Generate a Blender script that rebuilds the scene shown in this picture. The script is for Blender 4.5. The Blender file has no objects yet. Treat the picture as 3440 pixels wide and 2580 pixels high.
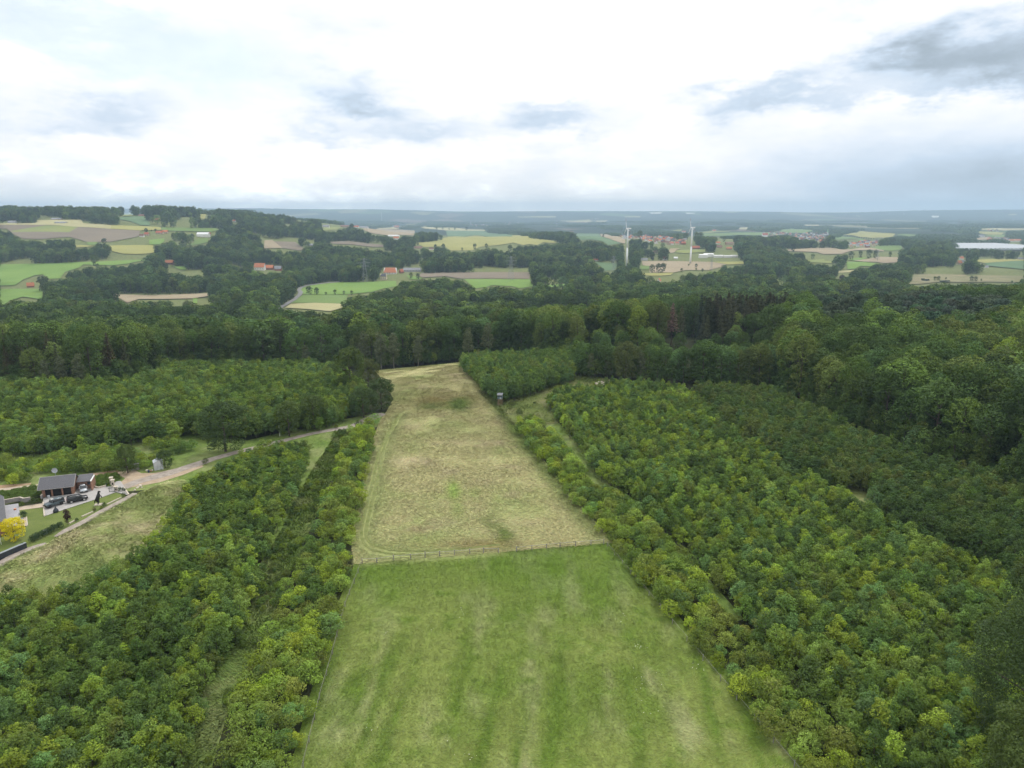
import bpy, bmesh, math, random
import numpy as np
from mathutils import Vector, Matrix
from mathutils.geometry import delaunay_2d_cdt
random.seed(7); RNG = np.random.default_rng(11)
R = math.radians
SC = bpy.context.scene
COL = SC.collection

# ------------------------------------------------------------------ camera
CAM_H = 75.0                      # the drone hovers 75 m over the meadow
FPX, CXP, CYP, HZP = 2385.2, 1720.0, 1290.0, 710.0   # 24 mm-equivalent lens on a 3440 x 2580 frame
PITCH = math.atan((CYP - HZP) / FPX)
cp, sp = math.cos(PITCH), math.sin(PITCH)
cam_d = bpy.data.cameras.new('camera')
cam = bpy.data.objects.new('camera', cam_d); COL.objects.link(cam)
cam.location = (0, 0, CAM_H); cam.rotation_euler = (math.pi/2 - PITCH, 0, 0)
cam_d.sensor_fit = 'HORIZONTAL'; cam_d.sensor_width = 36.0
cam_d.lens = 36.0 * FPX / 3440.0
cam_d.clip_start = 1.0; cam_d.clip_end = 60000
SC.camera = cam

# ------------------------------------------------------------------ sky, sun, exposure
SUN_EL, SUN_AZ = R(56), R(18)     # azimuth from +Y (view direction) towards +X
world = bpy.data.worlds.new('World'); SC.world = world; world.use_nodes = True
def build_world():
    nt = world.node_tree; N = nt.nodes; L = nt.links; N.clear()
    def node(t, **k):
        n = N.new(t)
        for a, b in k.items(): setattr(n, a, b)
        return n
    def m(op, a, b=None, c=None, clamp=False):
        n = node('ShaderNodeMath', operation=op, use_clamp=clamp)
        for i, v in enumerate((a, b, c)):
            if v is None: continue
            if isinstance(v, (int, float)): n.inputs[i].default_value = v
            else: L.new(v, n.inputs[i])
        return n.outputs[0]
    tc = node('ShaderNodeTexCoord'); sep = node('ShaderNodeSeparateXYZ'); L.new(tc.outputs['Generated'], sep.inputs[0])
    X, Y, Z = sep.outputs
    az = m('MULTIPLY', m('ARCTAN2', X, Y), 180/math.pi)
    el = m('MULTIPLY', m('ARCSINE', Z), 180/math.pi)
    # cloud coordinates: angles, lumps wider than high
    comb = node('ShaderNodeCombineXYZ'); L.new(m('MULTIPLY', az, 0.085), comb.inputs[0]); L.new(m('MULTIPLY', el, 0.21), comb.inputs[1])
    def noise(scale, detail, rough, dist=0.0, off=(0, 0, 0)):
        mp = node('ShaderNodeMapping'); mp.inputs['Location'].default_value = off
        L.new(comb.outputs[0], mp.inputs[0])
        n = node('ShaderNodeTexNoise'); L.new(mp.outputs[0], n.inputs['Vector'])
        n.inputs['Scale'].default_value = scale; n.inputs['Detail'].default_value = detail
        n.inputs['Roughness'].default_value = rough; n.inputs['Distortion'].default_value = dist
        return n
    big = noise(0.7, 6, 0.6, 0.0, (3.1, 1.7, 0)); fine = noise(2.2, 9, 0.60, 0.0, (7.3, 2.2, 0)); fine2 = noise(2.2, 8, 0.60, 0.0, (1.3, 9.2, 0))
    w1 = m('SUBTRACT', fine.outputs[0], 0.5); w2 = m('SUBTRACT', fine2.outputs[0], 0.5)
    def vec(a, b):
        c = node('ShaderNodeCombineXYZ'); L.new(a, c.inputs[0]); L.new(b, c.inputs[1]); return c.outputs[0]
    P1 = vec(m('MULTIPLY_ADD', w1, 10.0, az), m('MULTIPLY_ADD', w2, 6.5, el))       # ragged cumulus
    P2 = vec(m('MULTIPLY_ADD', w1, 3.0, az), m('MULTIPLY_ADD', w2, 1.5, el))       # soft rain veil
    def blob(a, e, sa, se, P=None):
        v = node('ShaderNodeVectorMath', operation='MULTIPLY_ADD'); L.new(P1 if P is None else P, v.inputs[0]); v.inputs[1].default_value = (1/sa, 1/se, 0); v.inputs[2].default_value = (-a/sa, -e/se, 0)
        d = node('ShaderNodeVectorMath', operation='DOT_PRODUCT'); L.new(v.outputs[0], d.inputs[0]); L.new(v.outputs[0], d.inputs[1])
        return m('POWER', 0.3679, d.outputs['Value'])
    def sky_px(cx, cy, rx, ry, amp=1.0):
        """cloud seen at (cx, cy) of a 1024 x 768 frame -> azimuth, elevation and size in degrees"""
        def ang(x, y):
            xc = (x-512)/710.0; yc = (384-y)/710.0; d = Vector((xc, cp+yc*sp, -sp+yc*cp)).normalized(); return math.degrees(math.atan2(d.x, d.y)), math.degrees(math.asin(d.z))
        a, e = ang(cx, cy); a1, _ = ang(cx+rx*1.1, cy); _, e1 = ang(cx, cy-ry*1.25); return (a, e, max(.4, a1-a), max(.35, e1-e), amp)
    BL = [sky_px(*q) for q in [(112, 112, 48, 16, .46), (60, 126, 34, 8, .22), (340, 95, 30, 20, .40), (372, 112, 42, 11, .46), (432, 131, 42, 9, .40), (328, 136, 36, 5, .26), (552, 118, 50, 12, .52), (718, 116, 26, 13, .42), (778, 97, 78, 9, .50), (965, 48, 85, 24, .75), (890, 66, 55, 14, .42), (995, 72, 40, 12, .42), (930, 90, 70, 8, .32), (1090, 60, 80, 25, .5), (-90, 110, 90, 20, .35)]]
    VEIL = [sky_px(*q) for q in [(905, 180, 190, 36, .60), (1080, 188, 150, 42, .40), (230, 70, 95, 35, .10)]]
    D = m('MULTIPLY', m('MAXIMUM', m('SUBTRACT', big.outputs[0], 0.55), 0.0), 0.9)      # the same broken deck all round
    for b in BL: D = m('MULTIPLY_ADD', blob(*b[:4]), b[4]*1.05, D)
    for b in VEIL: D = m('MULTIPLY_ADD', blob(*b[:4], P2), b[4], D)
    D = m('MULTIPLY_ADD', w1, 0.42, D); D = m('MULTIPLY_ADD', m('SUBTRACT', big.outputs[0], 0.5), 0.22, D); D = m('ADD', D, 0.080)
    ramp = node('ShaderNodeValToRGB'); L.new(D, ramp.inputs[0]); cr = ramp.color_ramp
    cr.elements[0].position = 0.0; cr.elements[0].color = (1.50, 1.50, 1.49, 1)
    cr.elements[1].position = 1.0; cr.elements[1].color = (.36, .43, .50, 1)
    for p_, c_ in ((.05, (1.13, 1.13, 1.13)), (.10, (.985, .985, .985)), (.17, (.915, .925, .94)), (.34, (.78, .835, .91)), (.60, (.58, .68, .80))):
        e_ = cr.elements.new(p_); e_.color = (*c_, 1)
    sky = node('ShaderNodeTexSky', sky_type='NISHITA'); sky.sun_disc = False
    sky.sun_elevation = SUN_EL; sky.sun_rotation = SUN_AZ; sky.altitude = 150
    bg1 = node('ShaderNodeBackground'); L.new(sky.outputs[0], bg1.inputs[0]); bg1.inputs[1].default_value = 0.15
    bg2 = node('ShaderNodeBackground'); L.new(ramp.outputs[0], bg2.inputs[0]); bg2.inputs[1].default_value = 1.0
    # holes where the thin blue shows
    hole = m('MULTIPLY_ADD', blob(*sky_px(225, 66, 75, 30)[:4]), 0.40, blob(*sky_px(55, 22, 95, 30)[:4]))
    hole = m('MULTIPLY_ADD', m('MAXIMUM', m('SUBTRACT', 0.38, big.outputs[0]), 0.0), 2.5, hole)
    hole = m('MINIMUM', hole, 0.42)
    mix = node('ShaderNodeMixShader'); L.new(hole, mix.inputs[0]); L.new(bg2.outputs[0], mix.inputs[1]); L.new(bg1.outputs[0], mix.inputs[2])
    out = node('ShaderNodeOutputWorld'); L.new(mix.outputs[0], out.inputs[0])
build_world()
try: world.cycles.sampling_method = 'MANUAL'; world.cycles.sample_map_resolution = 512
except Exception: pass
sun_d = bpy.data.lights.new('sun', 'SUN'); sun = bpy.data.objects.new('sun', sun_d); COL.objects.link(sun)
sun_d.energy = 1.5; sun_d.angle = R(11); sun_d.color = (1.0, .96, .90)
sdir = Vector((math.sin(SUN_AZ)*math.cos(SUN_EL), math.cos(SUN_AZ)*math.cos(SUN_EL), math.sin(SUN_EL)))
sun.rotation_euler = (-sdir).to_track_quat('-Z', 'Y').to_euler()
SC.view_settings.view_transform = 'Standard'; SC.view_settings.look = 'None'
SC.view_settings.exposure = 0.2; SC.view_settings.gamma = 1.0
SC.render.engine = 'CYCLES'
cy = SC.cycles
cy.max_bounces = 3; cy.diffuse_bounces = 2; cy.glossy_bounces = 2; cy.transmission_bounces = 2; cy.volume_bounces = 0; cy.transparent_max_bounces = 4
cy.use_denoising = True; cy.use_adaptive_sampling = True; cy.adaptive_threshold = .03

# ------------------------------------------------------------------ helpers
def sstep(a, b, x):
    t = np.clip((np.asarray(x, float) - a) / (b - a), 0, 1); return t*t*(3 - 2*t)
_EX = [-460, -83, 0, 113, 352, 700]; _EY = [302, 309, 358, 427, 485, 520]
_RX = [-3000, 0, 860, 1290, 1500, 1720, 2000, 2300, 2580, 2700, 2900, 3100, 3440, 6000]
_RY = [700, 700, 702, 704, 709, 711, 712, 711, 714, 715, 712, 706, 706, 704]
def hgt(x, y):
    """ground height: a flat hilltop, a valley 65 m below it, a hill on the left, far ridges"""
    x = np.asarray(x, float); y = np.asarray(y, float)
    e = np.interp(x, _EX, _EY)
    q = (y - e)/18.0
    t = 18.0*np.where(q > 30, q, np.log1p(np.exp(np.minimum(q, 30))))
    h = -65.0*(1 - np.exp(-t/380.0))
    h = h + 119*(1 - sstep(-1250, -180, x))*sstep(1150, 2300, y)*(1 - sstep(3000, 4800, y))
    h = h + 40*np.exp(-.5*((x-250)/900)**2 - .5*((y-2700)/650)**2)
    und = sstep(700, 1500, y)
    h = h + und*(2.5*np.sin(x/173+1.1)*np.sin(y/211+.4) + 1.8*np.sin((x+y)/97))
    far = sstep(3800, 6000, y)
    h = h + far*(9*np.sin(x/810+y/1500+.6)*np.sin(y/640+1.0) + 7*np.sin(x/1400-1.2) + 5*np.sin(x/390+y/530))
    ys = np.maximum(y, 1.0)
    rid = np.interp(CXP + x/ys*FPX/cp, _RX, _RY)
    yc = (CYP - rid)/FPX
    zr = CAM_H + np.tan(np.arctan(yc) - PITCH)*14500
    zr = zr + 10*np.sin(x/900)*np.sin(x/2100+1)
    h = h + sstep(9500, 14500, y)*(zr + 65)
    return h
def proj(x, y, z):
    """world -> photo pixel (3440 x 2580)"""
    x = np.asarray(x, float); y = np.asarray(y, float); z = np.asarray(z, float) - CAM_H
    d = y*cp - z*sp; v = y*sp + z*cp
    d = np.where(d < 1, 1, d)
    return CXP + FPX*x/d, CYP - FPX*v/d, d
_T = np.geomspace(60, 15500, 1400)
def ground(px, py):
    """photo pixel -> where that line of sight meets the ground"""
    px = np.atleast_1d(np.asarray(px, float)); py = np.atleast_1d(np.asarray(py, float))
    xc = (px - CXP)/FPX; yc = (CYP - py)/FPX
    d = np.stack([xc, cp + yc*sp, -sp + yc*cp], 1)
    P = d[:, None, :]*_T[None, :, None]; P[:, :, 2] += CAM_H
    g = P[:, :, 2] - hgt(P[:, :, 0], P[:, :, 1])
    hit = g < 0; k = np.where(hit.any(1), hit.argmax(1), len(_T)-1); k = np.maximum(k, 1)
    i = np.arange(len(px)); g0 = g[i, k-1]; g1 = g[i, k]
    f = np.where(g0 != g1, g0/np.where(g0 != g1, g0-g1, 1), 0); f = np.clip(f, 0, 1)
    t = _T[k-1] + f*(_T[k]-_T[k-1])
    Q = d*t[:, None]; Q[:, 2] += CAM_H
    Q[:, 2] = hgt(Q[:, 0], Q[:, 1])
    return Q
def at(px, py):
    q = ground(px, py)[0]; return Vector(q)
def cA(x, y): return (x/2.572, 640 + y/2.572)
def cB(x, y): return (860 + x/2.572, 640 + y/2.572)
def cC(x, y): return (1720 + x/2.572, 640 + y/2.572)
def cD(x, y): return (2580 + x/2.572, 640 + y/2.572)
def c5(x, y): return (x/3.16, 1500 + y/3.16)
def c6(x, y): return (x/5.027, 1550 + y/5.027)
def vn(x, y, s, seed=0):
    """value noise 0..1"""
    x = np.asarray(x, float)/s; y = np.asarray(y, float)/s
    xi = np.floor(x).astype(np.int64); yi = np.floor(y).astype(np.int64); fx = x-xi; fy = y-yi
    fx = fx*fx*(3-2*fx); fy = fy*fy*(3-2*fy)
    def hsh(a, b):
        n = (a*374761393 + b*668265263 + seed*1442695041) & 0x7fffffff
        n = ((n ^ (n >> 13))*1274126177) & 0x7fffffff
        return ((n ^ (n >> 16)) & 0xffff)/65535.0
    a = hsh(xi, yi); b = hsh(xi+1, yi); c = hsh(xi, yi+1); d = hsh(xi+1, yi+1)
    return (a*(1-fx)+b*fx)*(1-fy) + (c*(1-fx)+d*fx)*fy
def fbm(x, y, s, seed=0, o=3):
    r = 0; a = 1; t = 0
    for k in range(o):
        r = r + a*vn(x, y, s/2**k, seed+k*17); t += a; a *= .5
    return r/t
def inpoly(px, py, poly):
    px = np.asarray(px, float); py = np.asarray(py, float); r = np.zeros(px.shape, bool); n = len(poly); j = n-1
    for i in range(n):
        xi, yi = poly[i]; xj, yj = poly[j]
        if yi != yj:
            c = ((yi > py) != (yj > py)) & (px < (xj-xi)*(py-yi)/(yj-yi)+xi)
            r ^= c
        j = i
    return r
def tag(o, label=None, cat=None, group=None, kind=None):
    if label: o['label'] = label
    if cat: o['category'] = cat
    if group: o['group'] = group
    if kind: o['kind'] = kind
    return o
def empty(name, loc=(0, 0, 0), rz=0.0):
    o = bpy.data.objects.new(name, None); COL.objects.link(o); o.location = loc; o.rotation_euler = (0, 0, rz)
    o.empty_display_size = .5
    return o
def link_mesh(name, me, parent=None):
    o = bpy.data.objects.new(name, me); COL.objects.link(o)
    if parent is not None: o.parent = parent
    return o
def np_mesh(name, V, F, mats=(), smooth=False, mi=None):
    """V (n,3), F (m,3) or (m,4) arrays"""
    me = bpy.data.meshes.new(name); V = np.asarray(V, np.float32); F = np.asarray(F, np.int32); m, k = F.shape
    me.vertices.add(len(V)); me.vertices.foreach_set('co', V.ravel())
    me.loops.add(m*k); me.loops.foreach_set('vertex_index', F.ravel())
    me.polygons.add(m); me.polygons.foreach_set('loop_start', np.arange(0, m*k, k, dtype=np.int32))
    try: me.polygons.foreach_set('loop_total', np.full(m, k, np.int32))
    except Exception: pass
    for a in mats: me.materials.append(a)
    if mi is not None: me.polygons.foreach_set('material_index', np.asarray(mi, np.int32))
    me.update(calc_edges=True)
    me.polygons.foreach_set('use_smooth', np.full(m, bool(smooth)))
    return me
def vattr(me, name, typ, arr):
    a = me.attributes.new(name, typ, 'POINT')
    key = {'FLOAT': 'value', 'FLOAT_VECTOR': 'vector', 'INT': 'value', 'FLOAT_COLOR': 'color'}[typ]
    a.data.foreach_set(key, np.ascontiguousarray(arr).ravel())

# ------------------------------------------------------------------ materials
MATS = {}
def mat_base(name):
    m = bpy.data.materials.new(name); m.use_nodes = True; nt = m.node_tree
    b = nt.nodes['Principled BSDF']; return m, nt, b
def lin(*c):
    return tuple(((v/255)/12.92 if v/255 <= .04045 else ((v/255+.055)/1.055)**2.4) for v in c)
def plain(name, col, rough=.7, metal=0.0, var=.12, scale=1.5, spec=.3, bump=0.0, emis=None):
    """a surface with slight uneven colour and grain"""
    if name in MATS: return MATS[name]
    m, nt, b = mat_base(name); N = nt.nodes; L = nt.links
    tc = N.new('ShaderNodeTexCoord'); no = N.new('ShaderNodeTexNoise'); no.inputs['Scale'].default_value = scale; no.inputs['Detail'].default_value = 5
    L.new(tc.outputs['Object'], no.inputs['Vector'])
    r = N.new('ShaderNodeValToRGB'); L.new(no.outputs[0], r.inputs[0])
    r.color_ramp.elements[0].position = .3; r.color_ramp.elements[0].color = (*[c*(1-var) for c in col], 1)
    r.color_ramp.elements[1].position = .7; r.color_ramp.elements[1].color = (*[min(1, c*(1+var)) for c in col], 1)
    L.new(r.outputs[0], b.inputs['Base Color'])
    b.inputs['Roughness'].default_value = rough; b.inputs['Metallic'].default_value = metal; b.inputs['Specular IOR Level'].default_value = spec
    if bump:
        bp = N.new('ShaderNodeBump'); bp.inputs['Strength'].default_value = bump; L.new(no.outputs[0], bp.inputs['Height']); L.new(bp.outputs[0], b.inputs['Normal'])
    MATS[name] = m; return m
def field_mat(name, ca, cb, stripe=0.0, ang=0.0, period=12.0, big=60.0, rough=.9):
    """crop or grass: two colours in patches, tramlines if stripe"""
    if name in MATS: return MATS[name]
    m, nt, b = mat_base(name); N = nt.nodes; L = nt.links
    g = N.new('ShaderNodeNewGeometry')
    n1 = N.new('ShaderNodeTexNoise'); n1.inputs['Scale'].default_value = 1/big; n1.inputs['Detail'].default_value = 6; n1.inputs['Roughness'].default_value = .6
    L.new(g.outputs['Position'], n1.inputs['Vector'])
    fac = n1.outputs[0]
    if stripe:
        mp = N.new('ShaderNodeMapping'); mp.inputs['Rotation'].default_value = (0, 0, ang); L.new(g.outputs['Position'], mp.inputs[0])
        wv = N.new('ShaderNodeTexWave'); wv.inputs['Scale'].default_value = .314/period*2; wv.inputs['Distortion'].default_value = .6; L.new(mp.outputs[0], wv.inputs['Vector'])
        ma = N.new('ShaderNodeMath'); ma.operation = 'MULTIPLY_ADD'; ma.inputs[1].default_value = stripe; L.new(wv.outputs[1], ma.inputs[0]); L.new(fac, ma.inputs[2]); fac = ma.outputs[0]
        sb = N.new('ShaderNodeMath'); sb.operation = 'SUBTRACT'; sb.inputs[1].default_value = stripe*.5; L.new(fac, sb.inputs[0]); fac = sb.outputs[0]
    r = N.new('ShaderNodeValToRGB'); r.color_ramp.elements[0].position = .32; r.color_ramp.elements[1].position = .68
    r.color_ramp.elements[0].color = (*ca, 1); r.color_ramp.elements[1].color = (*cb, 1); L.new(fac, r.inputs[0])
    L.new(r.outputs[0], b.inputs['Base Color']); b.inputs['Roughness'].default_value = rough; b.inputs['Specular IOR Level'].default_value = .1
    MATS[name] = m; return m
def attr_ground_mat(name, bump=.35):
    """ground sheet whose colour is stored per vertex, broken up by grass-scale noise"""
    m, nt, b = mat_base(name); N = nt.nodes; L = nt.links
    a = N.new('ShaderNodeAttribute'); a.attribute_name = 'gcol'
    g = N.new('ShaderNodeNewGeometry')
    n1 = N.new('ShaderNodeTexNoise'); n1.inputs['Scale'].default_value = .55; n1.inputs['Detail'].default_value = 8; n1.inputs['Roughness'].default_value = .72
    mp = N.new('ShaderNodeMapping'); mp.inputs['Scale'].default_value = (1.6, .8, 1); L.new(g.outputs['Position'], mp.inputs[0]); L.new(mp.outputs[0], n1.inputs['Vector'])
    r = N.new('ShaderNodeMapRange'); r.inputs[1].default_value = .3; r.inputs[2].default_value = .7; r.inputs[3].default_value = .62; r.inputs[4].default_value = 1.30
    L.new(n1.outputs[0], r.inputs[0])
    mx = N.new('ShaderNodeVectorMath'); mx.operation = 'SCALE'; L.new(a.outputs['Color'], mx.inputs[0]); L.new(r.outputs[0], mx.inputs['Scale'])
    L.new(mx.outputs[0], b.inputs['Base Color']); b.inputs['Roughness'].default_value = .95; b.inputs['Specular IOR Level'].default_value = .05
    bp = N.new('ShaderNodeBump'); bp.inputs['Strength'].default_value = bump; bp.inputs['Distance'].default_value = .5; L.new(n1.outputs[0], bp.inputs['Height']); L.new(bp.outputs[0], b.inputs['Normal'])
    return m
def leaf_mat(name, trans=.22, gloss=.05):
    """leaves: colour of the tree (its own tint), each spray a little lighter or darker, some light through"""
    m = bpy.data.materials.new(name); m.use_nodes = True; nt = m.node_tree; N = nt.nodes; L = nt.links; N.clear()
    a = N.new('ShaderNodeAttribute'); a.attribute_type = 'INSTANCER'; a.attribute_name = 'tint'
    f = N.new('ShaderNodeAttribute'); f.attribute_name = 'lf'
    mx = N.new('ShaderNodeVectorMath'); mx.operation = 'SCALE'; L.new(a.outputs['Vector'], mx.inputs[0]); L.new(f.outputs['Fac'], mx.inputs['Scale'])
    hs = N.new('ShaderNodeVectorMath'); hs.operation = 'MULTIPLY_ADD'; 
    d = N.new('ShaderNodeBsdfDiffuse'); t = N.new('ShaderNodeBsdfTranslucent'); L.new(mx.outputs[0], d.inputs[0])
    hs.operation = 'MULTIPLY'; L.new(mx.outputs[0], hs.inputs[0]); hs.inputs[1].default_value = (1.35, 1.25, .55); L.new(hs.outputs[0], t.inputs[0])
    s = N.new('ShaderNodeMixShader'); s.inputs[0].default_value = trans; L.new(d.outputs[0], s.inputs[1]); L.new(t.outputs[0], s.inputs[2])
    gl = N.new('ShaderNodeBsdfGlossy'); gl.inputs['Roughness'].default_value = .45; gl.inputs[0].default_value = (1, 1, 1, 1)
    s2 = N.new('ShaderNodeMixShader'); s2.inputs[0].default_value = gloss; L.new(s.outputs[0], s2.inputs[1]); L.new(gl.outputs[0], s2.inputs[2])
    o = N.new('ShaderNodeOutputMaterial'); L.new(s2.outputs[0], o.inputs[0])
    MATS[name] = m; return m
LEAF = leaf_mat('leaves', .24, .008)
NEEDLE = leaf_mat('needles', .05, .006)
BARK = plain('bark', (.09, .07, .055), .9, var=.4, scale=2)
BARK_PALE = plain('pale_birch_bark', (.19, .18, .16), .8, var=.35, scale=2)
BARK_PINE = plain('reddish_pine_bark', (.12, .08, .055), .9, var=.3, scale=2)

# ================================================================== the ground
def terrain_mat():
    m, nt, b = mat_base('rough_ground'); N = nt.nodes; L = nt.links
    g = N.new('ShaderNodeNewGeometry'); sep = N.new('ShaderNodeSeparateXYZ'); L.new(g.outputs['Position'], sep.inputs[0])
    n1 = N.new('ShaderNodeTexNoise'); n1.inputs['Scale'].default_value = .16; n1.inputs['Detail'].default_value = 9; n1.inputs['Roughness'].default_value = .7; L.new(g.outputs['Position'], n1.inputs['Vector'])
    r1 = N.new('ShaderNodeValToRGB'); L.new(n1.outputs[0], r1.inputs[0]); e = r1.color_ramp.elements
    e[0].position = .3; e[0].color = (.026, .032, .015, 1); e[1].position = .72; e[1].color = (.060, .055, .030, 1)
    q = e.new(.5); q.color = (.036, .044, .019, 1)
    r3 = N.new('ShaderNodeValToRGB'); L.new(n1.outputs[0], r3.inputs[0]); e = r3.color_ramp.elements; e[0].position = .3; e[0].color = (.10, .14, .045, 1); e[1].position = .72; e[1].color = (.23, .23, .10, 1)
    mrv = N.new('ShaderNodeMapRange'); mrv.inputs[1].default_value = 620; mrv.inputs[2].default_value = 720; L.new(sep.outputs[1], mrv.inputs[0])
    mxv = N.new('ShaderNodeMix'); mxv.data_type = 'RGBA'; L.new(mrv.outputs[0], mxv.inputs[0]); L.new(r1.outputs[0], mxv.inputs[6]); L.new(r3.outputs[0], mxv.inputs[7])
    # far country: woods with fields between
    v = N.new('ShaderNodeTexVoronoi'); v.inputs['Scale'].default_value = .0021
    mp = N.new('ShaderNodeMapping'); mp.inputs['Scale'].default_value = (1, .38, 0); L.new(g.outputs['Position'], mp.inputs[0]); L.new(mp.outputs[0], v.inputs['Vector'])
    sc = N.new('ShaderNodeSeparateColor'); L.new(v.outputs['Color'], sc.inputs[0])
    r2 = N.new('ShaderNodeValToRGB'); r2.color_ramp.interpolation = 'CONSTANT'; L.new(sc.outputs[0], r2.inputs[0]); e = r2.color_ramp.elements
    e[0].position = 0; e[0].color = (.028, .045, .022, 1); e[1].position = .80; e[1].color = (.10, .15, .05, 1)
    for p_, c_ in ((.45, (.035, .055, .025)), (.88, (.22, .21, .10)), (.95, (.15, .12, .09))):
        q = e.new(p_); q.color = (*c_, 1)
    mr = N.new('ShaderNodeMapRange'); mr.inputs[1].default_value = 3600; mr.inputs[2].default_value = 4600; L.new(sep.outputs[1], mr.inputs[0])
    mx = N.new('ShaderNodeMix'); mx.data_type = 'RGBA'; L.new(mr.outputs[0], mx.inputs[0]); L.new(mxv.outputs[2], mx.inputs[6]); L.new(r2.outputs[0], mx.inputs[7])
    L.new(mx.outputs[2], b.inputs['Base Color']); b.inputs['Roughness'].default_value = .95; b.inputs['Specular IOR Level'].default_value = .05
    bp = N.new('ShaderNodeBump'); bp.inputs['Strength'].default_value = .5; bp.inputs['Distance'].default_value = .6; L.new(n1.outputs[0], bp.inputs['Height']); L.new(bp.outputs[0], b.inputs['Normal'])
    return m
ys = np.concatenate([np.arange(-160, 620, 5.0), np.geomspace(620, 16300, 250)])
xs = np.linspace(-1, 1, 281)
Yg, Sg = np.meshgrid(ys, xs, indexing='ij')
Xg = Sg*(330 + 1.0*np.maximum(Yg, 0)); Zg = hgt(Xg, Yg)
nr, nc = Yg.shape
V = np.stack([Xg, Yg, Zg], -1).reshape(-1, 3)
ii = (np.arange(nr-1)[:, None]*nc + np.arange(nc-1)[None, :]).ravel()
Fq = np.stack([ii, ii+1, ii+nc+1, ii+nc], 1)
tag(link_mesh('ground', np_mesh('ground', V, Fq, [terrain_mat()], True)), kind='structure')

def patch(name, pts, mat, lift=.06, spacing=None, world_pts=False, colfn=None, kind='structure', parent=None, flat=False):
    """a sheet laid on the ground; pts = outline in photo pixels (or world x, y)"""
    P = np.array(pts, float)
    if not world_pts: P = ground(P[:, 0], P[:, 1])[:, :2]
    size = P.max(0)-P.min(0); ctr = P.mean(0)
    if spacing is None: spacing = max(size.max()/22, 4.0)
    # densify outline
    B = []
    for i in range(len(P)):
        a, c = P[i], P[(i+1) % len(P)]; n = max(1, int(np.linalg.norm(c-a)/spacing))
        for k in range(n): B.append(a + (c-a)*k/n)
    B = np.array(B); nb = len(B)
    gx = np.arange(P[:, 0].min(), P[:, 0].max(), spacing); gy = np.arange(P[:, 1].min(), P[:, 1].max(), spacing)
    if len(gx) and len(gy):
        G = np.stack(np.meshgrid(gx, gy), -1).reshape(-1, 2) + RNG.uniform(-.12, .12, (len(gx)*len(gy), 2))*spacing
        G = G[inpoly(G[:, 0], G[:, 1], [tuple(q) for q in B])]
        Q = np.concatenate([B, G])
    else: Q = B
    o = delaunay_2d_cdt([Vector(q) for q in Q], [(i, (i+1) % nb) for i in range(nb)], [], 1, 1e-4)
    W = np.array([(q.x, q.y) for q in o[0]]); Fc = [f for f in o[2] if len(f) == 3]
    D = np.hypot(W[:, 0], W[:, 1])
    z = hgt(W[:, 0], W[:, 1]) + lift + np.maximum(0, D-450)*.0006
    Fa = np.array(Fc)
    n = np.cross(np.c_[W, z][Fa[:, 1]]-np.c_[W, z][Fa[:, 0]], np.c_[W, z][Fa[:, 2]]-np.c_[W, z][Fa[:, 0]])[:, 2] < 0
    Fa[n] = Fa[n][:, ::-1]
    me = np_mesh(name, np.c_[W, z], Fa, [mat], True)
    if colfn is not None:
        c = colfn(W[:, 0], W[:, 1]); vattr(me, 'gcol', 'FLOAT_COLOR', np.c_[c, np.ones(len(c))].astype(np.float32))
    ob = link_mesh(name, me, parent)
    if parent is None: tag(ob, kind=kind)
    return ob

# ---- near meadows -------------------------------------------------
GREEN_PX = [(780, 3300), (910, 2830), (975, 2580), (1037, 2350), (1085, 2200), (1130, 2040), (1190, 1895), (1340, 1884), (1555, 1867), (1680, 1855), (1738, 1850), (2031, 1826), (2062, 1824), (2115, 1885), (2220, 2000), (2305, 2100), (2470, 2290), (2725, 2580), (2930, 2830), (3310, 3300)]
HAY_PX = [(1190, 1895), (1180, 1830), (1198, 1692), (1236, 1557), (1252, 1480), (1275, 1415), (1300, 1380), (1322, 1340), (1290, 1290), (1258, 1245), (1333, 1238), (1423, 1229), (1541, 1218), (1590, 1266), (1649, 1330), (1681, 1364), (1740, 1434), (1783, 1498), (1825, 1543), (1942, 1688), (2062, 1824), (1738, 1850), (1680, 1855), (1555, 1867), (1340, 1884)]
ROUGH_PX = [c5(*p) for p in [(-600, 1700), (0, 1250), (130, 1190), (280, 1110), (500, 1030), (700, 905), (880, 825), (1150, 665), (1330, 575), (1440, 505), (1700, 400), (1950, 350), (2080, 430), (1850, 760), (1650, 1000), (1430, 1220), (1170, 1420), (960, 1540), (500, 1620), (0, 1690), (-600, 1900)]]
def seg_dist(x, y, pl):
    d = np.full(x.shape, 1e9)
    for (a, b) in zip(pl[:-1], pl[1:]):
        a = np.array(a); b = np.array(b); v = b-a; t = np.clip(((x-a[0])*v[0]+(y-a[1])*v[1])/(v@v), 0, 1)
        d = np.minimum(d, np.hypot(x-a[0]-t*v[0], y-a[1]-t*v[1]))
    return d
def wpl(pl): return [tuple(q[:2]) for q in ground([p[0] for p in pl], [p[1] for p in pl])]
TRK_A = wpl([(1345, 1392), (1318, 1440), (1290, 1500), (1278, 1570), (1250, 1690), (1228, 1780), (1226, 1812), (1250, 1838), (1320, 1853), (1420, 1855), (1560, 1845), (1680, 1830)])
TRK_B = wpl([(1335, 1405), (1300, 1460), (1272, 1520), (1258, 1590), (1232, 1700), (1212, 1790), (1214, 1825), (1240, 1852), (1320, 1866), (1420, 1866)])
GATEPATH = wpl([(1640, 1745), (1660, 1770), (1690, 1800), (1708, 1850), (1722, 1880)])
FENCE_W = wpl([(1217, 1893), (1340, 1886), (1555, 1869), (1680, 1857)])
EDGE_R = wpl([(1541, 1222), (1649, 1334), (1770, 1500), (1918, 1690), (2031, 1826)])
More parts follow.
